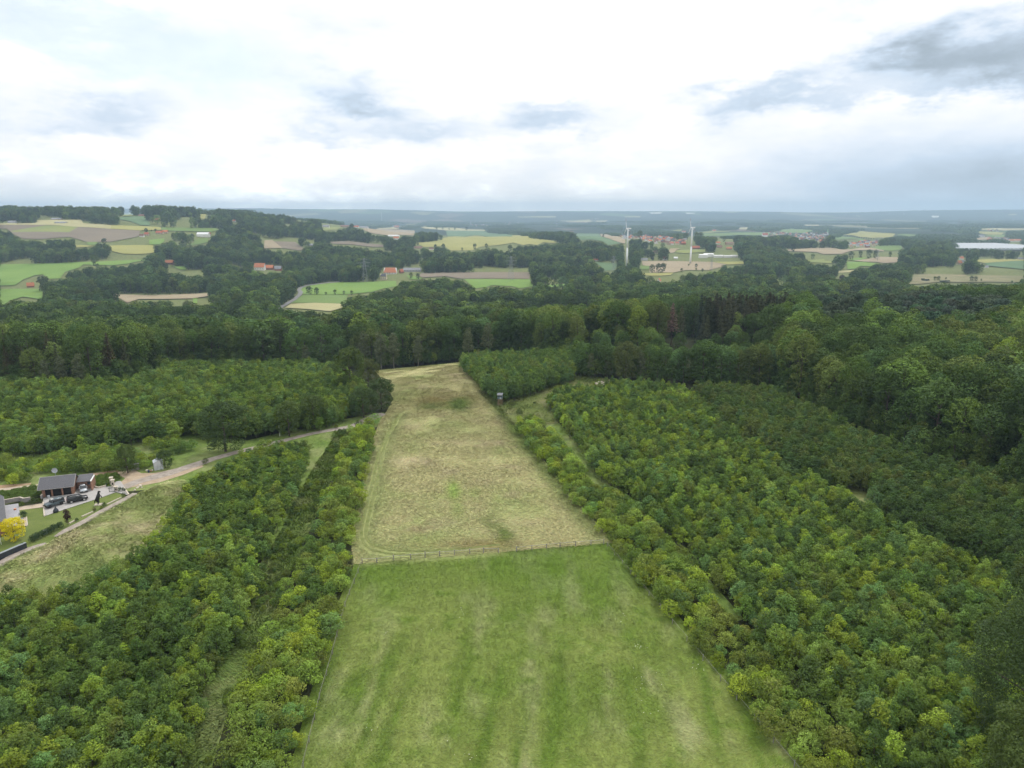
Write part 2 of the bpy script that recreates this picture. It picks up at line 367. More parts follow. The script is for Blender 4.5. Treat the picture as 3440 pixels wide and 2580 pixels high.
def mixc(a, b, t): t = np.clip(t, 0, 1)[:, None]; return a*(1-t) + b*t
HAYC = np.array([.385, .365, .175]); HAYG = np.array([.285, .325, .120]); HAYP = np.array([.39, .33, .20]); MOWN = np.array([.105, .150, .034]); BRN = np.array([.245, .205, .085])
def hay_col(x, y):
    n = fbm(x, y, 22, 3); n2 = fbm(x, y, 9, 9); n3 = fbm(x, y, 4, 21)
    c = mixc(np.tile(HAYC, (len(x), 1)), HAYG, (n-.42)*1.8 + (n3-.5)*.9)
    c = mixc(c, HAYP, (n2-.56)*2.4)
    u, v, _ = proj(x, y, 0*x)
    def blob(cx, cy, sx, sy): return np.exp(-((u-cx)/sx)**2-((v-cy)/sy)**2)
    w = (n2-.5)*.9 + (n3-.5)*.6
    c = mixc(c, BRN, 1.0*(blob(1480, 1345, 110, 28)+w*.6*blob(1480, 1345, 150, 45)) + .8*blob(1780, 1410, 60, 35))
    c = mixc(c, MOWN*1.15, np.clip(1.0*blob(1545, 1360, 45, 30)+.8*blob(1430, 1365, 60, 14)+w*.7, 0, 1)*blob(1500, 1355, 130, 45)*1.3)
    c = mixc(c, MOWN*2.2, .6*blob(1535, 1690, 28, 55)+.6*blob(1595, 1660, 25, 22)+.6*blob(1520, 1640, 18, 28)+w*blob(1540, 1680, 90, 80))
    c = mixc(c, HAYP*np.array([.8, .78, .72]), .9*blob(1700, 1420, 45, 30)+.7*blob(1395, 1780, 40, 14))
    dstrip = np.exp(-(np.minimum(seg_dist(x, y, TRK_A), seg_dist(x, y, TRK_B))/3.2)**2)
    c = mixc(c, HAYG*.85, .8*dstrip)
    gp = np.exp(-(seg_dist(x, y, GATEPATH)/(2.0+.02*(160-y).clip(0)))**2)
    c = mixc(c, MOWN*1.1, 1.5*gp*np.clip(.1+1.6*(n3-.25)+.6*(n2-.4), 0, 1)); c = mixc(c, BRN, .8*blob(1600, 1830, 190, 20)*(.4+n2))
    de = seg_dist(x, y, EDGE_R); c = mixc(c, MOWN*1.2, np.exp(-(de/3.2)**2)*(.35+.9*n))
    return c*(.86+.28*n3)[:, None]
GR1 = np.array([.195, .245, .062]); GR2 = np.array([.110, .178, .026]); GR3 = np.array([.33, .34, .165]); GR4 = np.array([.105, .185, .024])
def green_col(x, y):
    n = fbm(x, y, 16, 31); n2 = fbm(x*1.0, y*.25, 3.2, 41); n3 = fbm(x, y, 3.0, 51); n4 = fbm(x, y*.5, 9, 61)
    c = mixc(np.tile(GR1, (len(x), 1)), GR2, (n-.45)*3); c = mixc(c, GR3, (n2-.5)*2.2+(n-.55)*1.2+(n4-.5)*1.4)
    edge = np.clip((y-118)/18, 0, 1); c = mixc(c, GR4, edge*(.45+.9*(n4-.3)))
    c = mixc(c, GR2*.85, np.clip((n3-.6)*4, 0, .8)); sl = fbm(x-.12*y, y*.1, 2.4, 71); c = mixc(c, GR2*.92, np.clip((sl-.50)*6, 0, .9)*np.clip((125-y)/20, 0, 1))
    df = seg_dist(x, y, FENCE_W); c = mixc(c, HAYG*1.05, np.exp(-(df/1.3)**2)*(.25+1.2*n3))
    return c*(.80+.4*n3)[:, None]
RG1 = np.array([.35, .40, .145]); RG2 = np.array([.50, .46, .26]); RG3 = np.array([.25, .32, .10])
def rough_col(x, y):
    n = fbm(x, y, 7, 81); n2 = fbm(x, y, 2.5, 91)
    c = mixc(np.tile(RG1, (len(x), 1)), RG2, (n-.48)*3.2+(n2-.5)); c = mixc(c, RG3, (.42-n)*4)
    return c*(.85+.3*n2)[:, None]
GM = attr_ground_mat('meadow_grass')
patch('hay_meadow', HAY_PX, GM, .08, 1.0, colfn=hay_col)
patch('green_meadow', GREEN_PX, GM, .10, 1.3, colfn=green_col)
patch('rough_meadow', ROUGH_PX, GM, .07, 1.5, colfn=rough_col)
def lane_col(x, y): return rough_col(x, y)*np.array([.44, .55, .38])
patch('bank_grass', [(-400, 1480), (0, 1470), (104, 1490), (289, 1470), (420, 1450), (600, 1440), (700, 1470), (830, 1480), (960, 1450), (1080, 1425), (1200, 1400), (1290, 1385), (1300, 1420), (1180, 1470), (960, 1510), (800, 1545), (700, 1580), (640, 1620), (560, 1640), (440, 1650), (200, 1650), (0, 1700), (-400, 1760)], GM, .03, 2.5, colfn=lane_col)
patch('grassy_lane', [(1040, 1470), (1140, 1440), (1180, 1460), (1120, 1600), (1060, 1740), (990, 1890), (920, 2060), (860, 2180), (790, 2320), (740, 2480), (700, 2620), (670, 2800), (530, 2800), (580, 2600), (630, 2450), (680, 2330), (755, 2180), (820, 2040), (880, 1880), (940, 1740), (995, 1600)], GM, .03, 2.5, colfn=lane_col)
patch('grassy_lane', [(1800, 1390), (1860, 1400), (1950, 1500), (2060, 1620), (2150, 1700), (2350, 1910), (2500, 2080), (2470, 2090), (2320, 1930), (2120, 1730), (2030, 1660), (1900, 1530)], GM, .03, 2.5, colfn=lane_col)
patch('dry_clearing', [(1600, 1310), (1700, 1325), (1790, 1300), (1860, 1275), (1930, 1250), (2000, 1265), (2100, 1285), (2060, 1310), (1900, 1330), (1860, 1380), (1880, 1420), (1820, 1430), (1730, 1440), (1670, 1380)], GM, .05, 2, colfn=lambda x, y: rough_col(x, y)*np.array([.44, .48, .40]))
patch('dry_clearing', [(2800, 1630), (2870, 1600), (2960, 1640), (2990, 1720), (2900, 1740), (2810, 1700)], GM, .05, 2, colfn=lambda x, y: rough_col(x, y)*.7)
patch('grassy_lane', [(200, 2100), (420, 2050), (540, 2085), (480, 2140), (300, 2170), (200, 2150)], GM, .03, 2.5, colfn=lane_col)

def blades(name, px_poly, n, ln, wd, colfn, lift, elev, seed, gain=1.0, lab='', skip=None):
    """grass as single leaning blades in wind-laid swirls"""
    rg = np.random.default_rng(seed)
    P = ground([p[0] for p in px_poly], [p[1] for p in px_poly])[:, :2]; poly = [tuple(q) for q in P]
    lo, hi = P.min(0), P.max(0); out = []; got = 0
    while got < n:
        q = rg.uniform(lo, hi, (n, 2)); q = q[inpoly(q[:, 0], q[:, 1], poly)]; out.append(q); got += len(q)
    q = np.concatenate(out)[:n]
    if skip is not None: q = q[~skip(q[:, 0], q[:, 1])]
    n = len(q); x, y = q.T
    ang = 2*np.pi*(.60*fbm(x, y, 16, seed+5) + .42*fbm(x, y, 5, seed+6)) + rg.normal(0, .42, n) + 2.0
    el = R(elev) * rg.uniform(.5, 1.5, n); L_ = ln*rg.uniform(.5, 1.35, n); w = wd*rg.uniform(.6, 1.4, n)
    z = hgt(x, y) + lift - .02
    dx, dy = np.cos(ang), np.sin(ang)
    b0 = np.stack([x - dy*w/2, y + dx*w/2, z], 1); b1 = np.stack([x + dy*w/2, y - dx*w/2, z], 1)
    tp = np.stack([x + dx*L_*np.cos(el), y + dy*L_*np.cos(el), z + L_*np.sin(el)], 1)
    V = np.stack([b0, b1, tp], 1).reshape(-1, 3); F = np.arange(3*n).reshape(-1, 3)
    me = np_mesh(name, V, F, [TUFT])
    c = colfn(x, y)*rg.uniform(.78, 1.34, (n, 1))*gain; c = c*(1+rg.normal(0, .06, (n, 3)))
    c = np.repeat(np.clip(c, 0.01, .7), 3, 0); vattr(me, 'gcol', 'FLOAT_COLOR', np.c_[c, np.ones(len(c))].astype(np.float32))
    return tag(link_mesh(name, me), lab, 'grass', kind='stuff')
TUFT, nt, b = mat_base('grass_blades'); a_ = nt.nodes.new('ShaderNodeAttribute'); a_.attribute_name = 'gcol'
nt.links.new(a_.outputs['Color'], b.inputs['Base Color']); b.inputs['Roughness'].default_value = .8; b.inputs['Specular IOR Level'].default_value = .15
blades('hay_grass', HAY_PX, 170000, 1.05, .17, hay_col, .08, 15, 101, 1.22, 'tall dry grass laid in swirls over the hay meadow', skip=lambda x, y: np.minimum(seg_dist(x, y, TRK_A), seg_dist(x, y, TRK_B)) < .55)
blades('meadow_grass', GREEN_PX, 150000, .50, .09, green_col, .10, 24, 102, 1.06, 'short green grass covering the fenced front meadow')
blades('rough_grass', ROUGH_PX, 45000, .85, .15, rough_col, .07, 20, 103, 1.08, 'rough tufted grass on the slope below the driveway')

LANE_PX = [(1140, 1440), (1180, 1460), (1120, 1600), (1060, 1740), (990, 1890), (920, 2060), (860, 2180), (790, 2320), (740, 2480), (700, 2620), (580, 2620), (630, 2450), (680, 2330), (755, 2180), (820, 2040), (890, 1880), (965, 1740), (1035, 1600)]
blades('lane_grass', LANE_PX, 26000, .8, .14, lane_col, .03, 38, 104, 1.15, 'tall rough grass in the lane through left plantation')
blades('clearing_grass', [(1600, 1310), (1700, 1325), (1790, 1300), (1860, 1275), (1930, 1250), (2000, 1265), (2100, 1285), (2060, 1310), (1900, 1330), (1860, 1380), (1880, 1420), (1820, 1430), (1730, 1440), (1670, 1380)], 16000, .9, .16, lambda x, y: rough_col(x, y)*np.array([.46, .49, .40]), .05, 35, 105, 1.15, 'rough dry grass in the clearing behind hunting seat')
MOWT = field_mat('mown_wheel_track', (.14, .175, .05), (.23, .245, .095), big=2.2)
# ---- property ground ----------------------------------------------
GRAVEL = field_mat('gravel', (.26, .225, .19), (.42, .37, .32), big=1.6); SAND = field_mat('sandy_ground', (.36, .27, .19), (.46, .37, .27), big=2.5)
DIRT = field_mat('dirt', (.34, .22, .14), (.42, .30, .20), big=1.8); PAVE = field_mat('driveway_paving', (.36, .345, .33), (.45, .43, .41), big=1.5)
SLAB = field_mat('terrace_slabs', (.36, .36, .38), (.42, .42, .44), big=2.0); LAWN = field_mat('lawn_grass', (.115, .155, .040), (.165, .20, .060), big=4.0); BEIGE = field_mat('beige_gravel', (.44, .36, .28), (.54, .45, .36), big=2.0)
patch('sandy_yard', [c5(*p) for p in [(1240, 290), (1270, 255), (1420, 245), (1500, 285), (1640, 282), (1720, 268), (2120, 172), (2160, 215), (1950, 300), (1700, 380), (1480, 420), (1340, 445), (1280, 380), (1330, 340)]], SAND, .05, 2)
def ribbon(name, pxs, widths, mat, lift):
    W = ground([p[0] for p in pxs], [p[1] for p in pxs])[:, :2]; Q = []; S = []
    for i in range(len(W)-1):
        n = max(2, int(np.linalg.norm(W[i+1]-W[i])/3.0))
        for k in range(n): Q.append(W[i]+(W[i+1]-W[i])*k/n); S.append(widths[i]+(widths[i+1]-widths[i])*k/n)
    Q.append(W[-1]); S.append(widths[-1]); Q = np.array(Q); S = np.array(S)
    for _ in range(3): Q[1:-1] = (Q[:-2]+2*Q[1:-1]+Q[2:])/4
    T = np.gradient(Q, axis=0); T /= np.linalg.norm(T, axis=1)[:, None]; Nn = np.stack([-T[:, 1], T[:, 0]], 1)
    jit = RNG.uniform(.88, 1.12, (len(Q), 2))
    Lf = Q+Nn*(S*jit[:, 0]/2)[:, None]; Rt = Q-Nn*(S*jit[:, 1]/2)[:, None]
    V = np.empty((2*len(Q), 3)); V[0::2, :2] = Lf; V[1::2, :2] = Rt
    D = np.hypot(V[:, 0], V[:, 1]); V[:, 2] = hgt(V[:, 0], V[:, 1]) + lift + np.maximum(0, D-450)*.0006
    i = np.arange(len(Q)-1)*2; F = np.stack([i, i+1, i+3, i+2], 1)
    me = np_mesh(name, V, F, [mat], True)
    if me.polygons[0].normal.z < 0: me.flip_normals()
    return tag(link_mesh(name, me), kind='structure')
for pl_, wd_ in ((TRK_A, .8), (TRK_B, .65)):
    px_ = [proj(q[0], q[1], hgt(q[0], q[1]))[:2] for q in pl_]
    ribbon('wheel_track', [(float(a), float(b)) for a, b in px_], [wd_]*len(px_), MOWT, .13)
TRACK_PX = [(412, 1640), (450, 1620), (530, 1600), (610, 1578), (680, 1553), (745, 1533), (830, 1510), (920, 1490), (1000, 1468), (1080, 1450), (1130, 1441), (1185, 1436), (1225, 1415), (1258, 1396), (1290, 1390)]
ribbon('gravel_track', TRACK_PX, [3.4, 4.0, 4.4, 4.2, 3.8, 3.4, 3.2, 3, 3, 3, 3.4, 3.6, 4.5, 5, 3], GRAVEL, .09)
ribbon('gravel_path', [c5(*p) for p in [(1435, 498), (1330, 562), (1150, 652), (1000, 742), (880, 812), (700, 893), (585, 960)]], [1.6, 2.0, 2.2, 2.4, 2.2, 2.2, .8], GRAVEL, .10)
ribbon('gravel_path', [c5(*p) for p in [(490, 1030), (280, 1095), (130, 1172), (0, 1250), (-200, 1380)]], [1.2, 2.4, 2.4, 2.4, 2.4], GRAVEL, .10)
ribbon('dirt_path', [c5(*p) for p in [(-150, 465), (0, 462), (200, 440), (400, 410)]], [2.0, 2.0, 1.8, 1.4], BEIGE, .07)
ribbon('dirt_path', [c5(*p) for p in [(-150, 440), (0, 428), (200, 412), (330, 396)]], [2.6, 2.6, 2.2, 1.2], DIRT, .04)
ribbon('dirt_path', [c5(*p) for p in [(860, 306), (960, 300), (1100, 285), (1255, 268)]], [1.6, 2.4, 2.6, 2.0], DIRT, .05)
patch('driveway', [c6(*p) for p in [(728, 620), (1250, 552), (1290, 450), (1345, 436), (1490, 425), (1560, 432), (1660, 465), (1780, 432), (1900, 428), (1955, 340), (2040, 335), (2180, 565), (2150, 572), (1960, 524), (1720, 612), (1200, 782), (752, 930), (735, 780)]], PAVE, .11, 2)
patch('lawn', [c6(*p) for p in [(325, 825), (730, 787), (748, 934), (1200, 788), (1720, 617), (1960, 530), (2120, 580), (2100, 610), (1800, 745), (1500, 890), (1170, 1060), (1030, 1070), (760, 1160), (560, 1340), (440, 1390), (200, 1480), (0, 1590), (-300, 1760), (-300, 1420), (0, 1290), (100, 1265), (440, 1105), (455, 950), (335, 965)]], LAWN, .09, 2)
patch('verge', [c6(*p) for p in [(200, 1475), (440, 1385), (560, 1330), (760, 1150), (1030, 1062), (1170, 1052), (1500, 885), (1800, 740), (2100, 605), (2190, 585), (2140, 640), (1830, 800), (1530, 945), (1230, 1120), (950, 1280), (800, 1385), (450, 1465), (330, 1490)]], LAWN, .05, 2)
patch('garden_path', [c6(*p) for p in [(318, 772), (726, 712), (729, 778), (330, 830)]], BEIGE, .10, 2)
patch('terrace', [c6(*p) for p in [(62, 752), (312, 716), (345, 960), (390, 955), (405, 1090), (100, 1110)]], SLAB, .12, 2)
patch('flower_bed', [c6(*p) for p in [(395, 955), (450, 948), (468, 1095), (408, 1100)]], BEIGE, .125, 2)

# ---- fields of the valley -----------------------------------------
K = {
 'green': field_mat('crop_green', (.13, .20, .055), (.17, .245, .07), .25, .9, 14, 120), 'green2': field_mat('crop_bluegreen', (.105, .175, .085), (.14, .215, .10), .25, .3, 12, 100),
 'bright': field_mat('pasture_bright', (.14, .24, .05), (.185, .285, .065), .15, 1.2, 16, 90), 'yellow': field_mat('crop_yellow', (.27, .27, .085), (.34, .325, .11), .2, .5, 16, 140),
 'ygreen': field_mat('crop_yellowgreen', (.19, .23, .075), (.26, .28, .09), .2, 1.0, 14, 120), 'pale': field_mat('crop_pale', (.36, .335, .17), (.43, .40, .21), .15, .2, 18, 120),
 'tan': field_mat('stubble_tan', (.29, .235, .155), (.37, .305, .20), .2, .7, 12, 100), 'brown': field_mat('bare_soil', (.185, .152, .112), (.24, .20, .145), .3, .5, 10, 120),
 'heath': field_mat('heath_grass', (.17, .175, .08), (.28, .24, .14), 0, 0, 10, 40), 'road': field_mat('asphalt_road', (.21, .205, .20), (.27, .265, .26), big=6), 'white': field_mat('pale_quarry', (.7, .68, .62), (.8, .78, .7), big=40)}
FIELDS = [  # crop, kind, outline (in the zoomed crops of the photo), name
 (cA, 'brown', [(-200, 300), (0, 300), (400, 303), (660, 320), (960, 338), (1215, 352), (1195, 400), (1130, 415), (960, 447), (760, 450), (600, 405), (350, 425), (200, 420), (130, 390), (60, 335), (-200, 325)], 'ploughed_field'),
 (cA, 'ygreen', [(95, 355), (400, 306), (680, 318), (600, 366), (110, 364)], 'crop_field'),
 (cA, 'pale', [(320, 262), (700, 258), (720, 288), (960, 303), (960, 337), (660, 319), (430, 303), (-100, 302), (-100, 290), (310, 287)], 'crop_field'),
 (cA, 'yellow', [(960, 304), (1390, 322), (1395, 345), (1215, 351), (960, 337)], 'crop_field'),
 (cA, 'green', [(1400, 324), (1860, 330), (1890, 345), (1830, 362), (1700, 360), (1450, 352), (1395, 345)], 'crop_field'),
 (cA, 'green2', [(1030, 235), (1240, 225), (1300, 290), (1290, 306), (1210, 302), (1130, 270), (1040, 255)], 'crop_field'),
 (cA, 'ygreen', [(1060, 202), (1150, 192), (1140, 225), (1060, 226)], 'crop_field'),
 (cA, 'yellow', [(1730, 208), (1790, 208), (1770, 250), (1735, 246)], 'crop_field'),
 (cA, 'yellow', [(655, 475), (850, 486), (1320, 478), (1335, 540), (1290, 550), (1180, 556), (1060, 552), (970, 530), (960, 492), (820, 486), (760, 492), (660, 500)], 'crop_field'),
 (cA, 'green', [(750, 452), (840, 450), (840, 478), (760, 478)], 'pasture'),
 (cA, 'bright', [(1290, 430), (1420, 418), (1420, 445), (1380, 470), (1290, 472)], 'pasture'),
 (cA, 'green', [(1680, 432), (1790, 415), (1800, 450), (1700, 472), (1560, 482), (1680, 460)], 'pasture'),
 (cA, 'bright', [(-200, 650), (0, 645), (400, 635), (860, 620), (1200, 604), (1310, 604), (1180, 620), (1090, 640), (960, 652), (720, 645), (690, 670), (560, 710), (520, 765), (430, 770), (370, 730), (300, 740), (200, 775), (130, 825), (-200, 832)], 'pasture'),
 (cA, 'bright', [(-200, 862), (0, 860), (130, 855), (380, 860), (365, 900), (375, 950), (200, 925), (80, 960), (60, 990), (-200, 1010)], 'pasture'),
 (cA, 'tan', [(600, 903), (960, 903), (1300, 912), (1500, 905), (1810, 895), (1790, 922), (1660, 940), (1400, 945), (1200, 945), (1100, 978), (1040, 940), (850, 922)], 'stubble_field'),
 (cA, 'bright', [(1665, 935), (1705, 930), (1705, 980), (1670, 976)], 'pasture'),
 (cA, 'bright', [(1490, 660), (1620, 660), (1600, 692), (1560, 688)], 'pasture'),
 (cB, 'brown', [(140, 445), (200, 445), (340, 450), (430, 520), (370, 522), (230, 502), (200, 480)], 'ploughed_field'),
 (cB, 'tan', [(75, 435), (140, 432), (200, 480), (230, 502), (100, 505), (70, 505)], 'stubble_field'),
 (cB, 'brown', [(640, 450), (800, 440), (1000, 465), (1100, 475), (1170, 492), (1000, 492), (840, 472), (660, 464)], 'ploughed_field'),
 (cB, 'ygreen', [(580, 328), (620, 318), (740, 320), (700, 342), (600, 352), (580, 346)], 'crop_field'),
 (cB, 'tan', [(930, 336), (1040, 335), (1370, 350), (1370, 392), (1230, 386), (1150, 392), (1000, 372), (930, 346)], 'ploughed_field'),
 (cB, 'pale', [(1040, 328), (1200, 318), (1240, 338), (1060, 334)], 'crop_field'),
 (cB, 'pale', [(1380, 316), (1560, 322), (1820, 338), (1990, 343), (1980, 352), (1640, 349), (1450, 332)], 'crop_field'),
 (cB, 'green2', [(1640, 350), (1980, 352), (2000, 370), (2214, 385), (2214, 402), (1900, 392), (1660, 402)], 'crop_field'),
 (cB, 'yellow', [(1660, 403), (1900, 393), (2214, 403), (2214, 457), (2080, 477), (2000, 482), (1930, 492), (1870, 522), (1680, 522), (1640, 492), (1600, 482), (1500, 492), (1450, 492), (1380, 457), (1440, 452), (1600, 432)], 'crop_field'),
 (cB, 'bright', [(385, 838), (430, 826), (560, 814), (740, 796), (940, 795), (1210, 785), (1215, 832), (1100, 852), (1000, 882), (900, 892), (800, 900), (600, 904), (400, 900)], 'pasture'),
 (cB, 'green', [(402, 905), (600, 907), (800, 905), (780, 940), (780, 985), (500, 975), (330, 978), (300, 985), (335, 952), (388, 920)], 'crop_field'),
 (cB, 'pale', [(300, 986), (500, 977), (780, 987), (775, 1010), (640, 1050), (430, 1030), (250, 1020)], 'crop_field'),
 (cB, 'brown', [(1430, 720), (1640, 715), (2212, 712), (2372, 714), (2362, 770), (2212, 768), (1760, 768), (1640, 747), (1440, 757), (1400, 747)], 'ploughed_field'),
 (cB, 'bright', [(1300, 735), (1400, 750), (1440, 758), (1400, 775), (1330, 770)], 'pasture'),
 (cB, 'bright', [(1740, 770), (2212, 770), (2362, 772), (2400, 830), (2280, 850), (2212, 832), (2040, 822), (2000, 837), (1880, 852), (1860, 822), (1800, 772)], 'pasture'),
 (cC, 'yellow', [(-2, 390), (80, 390), (150, 410), (330, 435), (390, 445), (380, 462), (270, 452), (220, 477), (150, 467), (100, 477), (-2, 452)], 'crop_field'),
 (cC, 'green2', [(535, 375), (755, 378), (780, 405), (830, 420), (940, 460), (830, 477), (790, 447), (690, 427), (590, 432), (570, 400)], 'crop_field'),
 (cC, 'tan', [(760, 378), (860, 390), (980, 440), (975, 462), (942, 457), (800, 408)], 'stubble_field'),
 (cC, 'pale', [(400, 264), (660, 256), (700, 268), (640, 280), (480, 272)], 'crop_field'), (cC, 'pale', [(720, 264), (830, 262), (740, 276)], 'crop_field'),
 (cC, 'green', [(1580, 375), (1800, 372), (2212, 365), (2300, 368), (2300, 395), (2080, 392), (1980, 387), (1700, 397), (1570, 387)], 'crop_field'),
 (cC, 'ygreen', [(1370, 348), (1470, 340), (1450, 358)], 'crop_field'), (cC, 'ygreen', [(1590, 368), (1720, 352), (1900, 354), (1720, 371)], 'crop_field'),
 (cC, 'pale', [(1960, 325), (2035, 320), (2030, 340), (1970, 340)], 'crop_field'),
 (cC, 'tan', [(1120, 615), (1300, 612), (1440, 615), (1700, 620), (1740, 622), (1860, 646), (1800, 650), (1830, 660), (1700, 692), (1500, 692), (1400, 712), (1340, 712), (1188, 716), (1190, 660), (1130, 650)], 'stubble_field'),
 (cC, 'green', [(1108, 655), (1186, 655), (1182, 688), (1112, 688)], 'pasture'),
 (cC, 'yellow', [(1115, 720), (1395, 715), (1370, 737), (1280, 742), (1200, 742), (1130, 737)], 'crop_field'),
 (cC, 'yellow', [(1745, 622), (2030, 618), (2000, 640), (1864, 646)], 'crop_field'),
 (cC, 'green2', [(720, 622), (890, 632), (915, 640), (880, 692), (800, 697), (770, 660)], 'crop_field'),
 (cC, 'tan', [(1370, 505), (1450, 505), (1425, 518), (1400, 540), (1345, 547)], 'stubble_field'),
 (cC, 'ygreen', [(1430, 520), (1690, 513), (1670, 537), (1500, 547), (1410, 540)], 'pasture'),
 (cC, 'bright', [(245, 824), (470, 812), (460, 832), (330, 842), (250, 842)], 'pasture'),
 (cD, 'pale', [(310, 300), (440, 300), (440, 309), (320, 309)], 'crop_field'),
 (cD, 'green', [(100, 347), (200, 332), (310, 340), (390, 352), (330, 372), (180, 370), (100, 364)], 'crop_field'),
 (cD, 'yellow', [(640, 387), (800, 355), (950, 368), (1100, 378), (1080, 402), (930, 412), (910, 422), (800, 407), (740, 392)], 'crop_field'),
 (cD, 'green', [(560, 412), (640, 400), (800, 422), (880, 442), (800, 447), (770, 422), (680, 422), (600, 432)], 'pasture'),
 (cD, 'green', [(1110, 383), (1200, 380), (1310, 392), (1220, 404), (1150, 392)], 'crop_field'),
 (cD, 'tan', [(110, 522), (300, 507), (540, 500), (640, 515), (800, 500), (900, 500), (1000, 522), (1000, 532), (880, 517), (760, 522), (640, 552), (480, 557), (420, 537), (250, 532)], 'ploughed_field'),
 (cD, 'green', [(930, 490), (1150, 472), (1155, 512), (1070, 527), (1000, 520), (900, 500)], 'crop_field'),
 (cD, 'ygreen', [(320, 612), (480, 597), (490, 612), (590, 622), (560, 634), (430, 627), (340, 624)], 'pasture'),
 (cD, 'bright', [(680, 602), (740, 587), (850, 582), (840, 597), (735, 610)], 'pasture'),
 (cD, 'tan', [(740, 612), (850, 597), (950, 578), (1130, 582), (1110, 627), (1000, 632), (930, 622), (830, 620)], 'ploughed_field'),
 (cD, 'bright', [(665, 622), (830, 622), (930, 637), (890, 662), (800, 657), (750, 682), (690, 687), (680, 642)], 'pasture'),
 (cD, 'pale', [(505, 702), (740, 692), (735, 710), (520, 717)], 'stubble_field'), (cD, 'brown', [(250, 690), (400, 695), (380, 712), (280, 706)], 'ploughed_field'),
 (cD, 'ygreen', [(60, 765), (165, 755), (160, 800), (100, 825), (90, 790)], 'pasture'),
 (cD, 'yellow', [(1790, 605), (2212, 598), (2400, 596), (2400, 606), (2212, 612), (1870, 632), (1810, 622)], 'crop_field'),
 (cD, 'green2', [(1872, 633), (2212, 613), (2400, 607), (2400, 690), (2212, 687), (2050, 672), (1900, 657)], 'crop_field'),
 (cD, 'yellow', [(1810, 355), (2050, 370), (2020, 385), (1900, 385), (1830, 376)], 'crop_field'), (cD, 'pale', [(1840, 332), (2300, 330), (2300, 346), (2050, 350), (1850, 346)], 'crop_field'),
 (cD, 'green', [(1870, 388), (2060, 387), (2040, 412), (1905, 402)], 'pasture'), (cD, 'tan', [(1795, 412), (1900, 405), (1920, 427), (1800, 432)], 'stubble_field'),
 (cD, 'heath', [(1260, 735), (1400, 728), (1700, 735), (1720, 745), (1870, 740), (2212, 745), (2400, 745), (2400, 800), (2060, 800), (1900, 795), (1600, 800), (1500, 795), (1300, 815), (1220, 815), (1250, 760)], 'heath'),
 (cD, 'tan', [(1175, 768), (1205, 765), (1195, 806), (1178, 806)], 'dirt_path'),
 (cC, 'white', [(1180, 194), (1290, 192), (1295, 203), (1200, 204)], 'quarry'), (cC, 'white', [(1500, 198), (1580, 196), (1575, 205), (1510, 206)], 'quarry'), (cC, 'pale', [(970, 228), (1110, 227), (1110, 236), (980, 236)], 'crop_field'), (cC, 'pale', [(40, 228), (380, 226), (380, 236), (60, 237)], 'crop_field'),
 (cD, 'white', [(1410, 224), (1480, 222), (1470, 236), (1420, 237)], 'quarry'), (cD, 'pale', [(2070, 208), (2150, 206), (2150, 218), (2080, 219)], 'crop_field')]
FW, FH = 1720, 700                         # half-resolution map of what must stay in view (rows 0..1400 of the photo)
KEEP = np.zeros((FH, FW), bool)
def keep_poly(pts):
    P = np.array(pts)/2.0; x0, y0 = np.maximum(np.floor(P.min(0)).astype(int), 0); x1, y1 = np.ceil(P.max(0)).astype(int)+1; x1 = min(x1, FW); y1 = min(y1, FH)
    if x1 <= x0 or y1 <= y0: return
    gx, gy = np.meshgrid(np.arange(x0, x1)+.5, np.arange(y0, y1)+.5)
    KEEP[y0:y1, x0:x1] |= inpoly(gx, gy, [tuple(p) for p in P])
def keep_box(x0, y0, x1, y1): keep_poly([(x0, y0), (x1, y0), (x1, y1), (x0, y1)])
for i, (cf, kd, pts, nm) in enumerate(FIELDS):
    px = [cf(*p) for p in pts]; keep_poly(px)
    patch(nm, px, K[kd], .5 + .13*(i % 5))
ROAD_PX = [cB(*p) for p in [(735, 793), (560, 811), (440, 828), (385, 848), (372, 868), (388, 886), (380, 908), (330, 950), (240, 1003), (150, 1050)]]
ribbon('country_road', ROAD_PX, [7, 7, 6.5, 6.5, 6.5, 7, 7, 7, 7, 7], K['road'], 1.3)
for a, b in zip(ROAD_PX[:-1], ROAD_PX[1:]): keep_poly([(a[0]-7, a[1]-3), (b[0]-7, b[1]-3), (b[0]+7, b[1]+4), (a[0]+7, a[1]+4)])
# pond with open water on the heath
WATER, nt, b = mat_base('pond_water'); b.inputs['Base Color'].default_value = (.05, .06, .06, 1); b.inputs['Roughness'].default_value = .04; b.inputs['Specular IOR Level'].default_value = .6; b.inputs['IOR'].default_value = 1.6
no = nt.nodes.new('ShaderNodeTexNoise'); no.inputs['Scale'].default_value = .8; bp = nt.nodes.new('ShaderNodeBump'); bp.inputs['Strength'].default_value = .04; nt.links.new(no.outputs[0], bp.inputs['Height']); nt.links.new(bp.outputs[0], b.inputs['Normal'])
patch('pond', [cD(*p) for p in [(1320, 770), (1350, 768), (1360, 776), (1390, 774), (1398, 786), (1370, 790), (1325, 786)]], WATER, 1.4)
patch('pond', [cD(*p) for p in [(1478, 788), (1570, 784), (1572, 795), (1485, 797)]], WATER, 1.4)

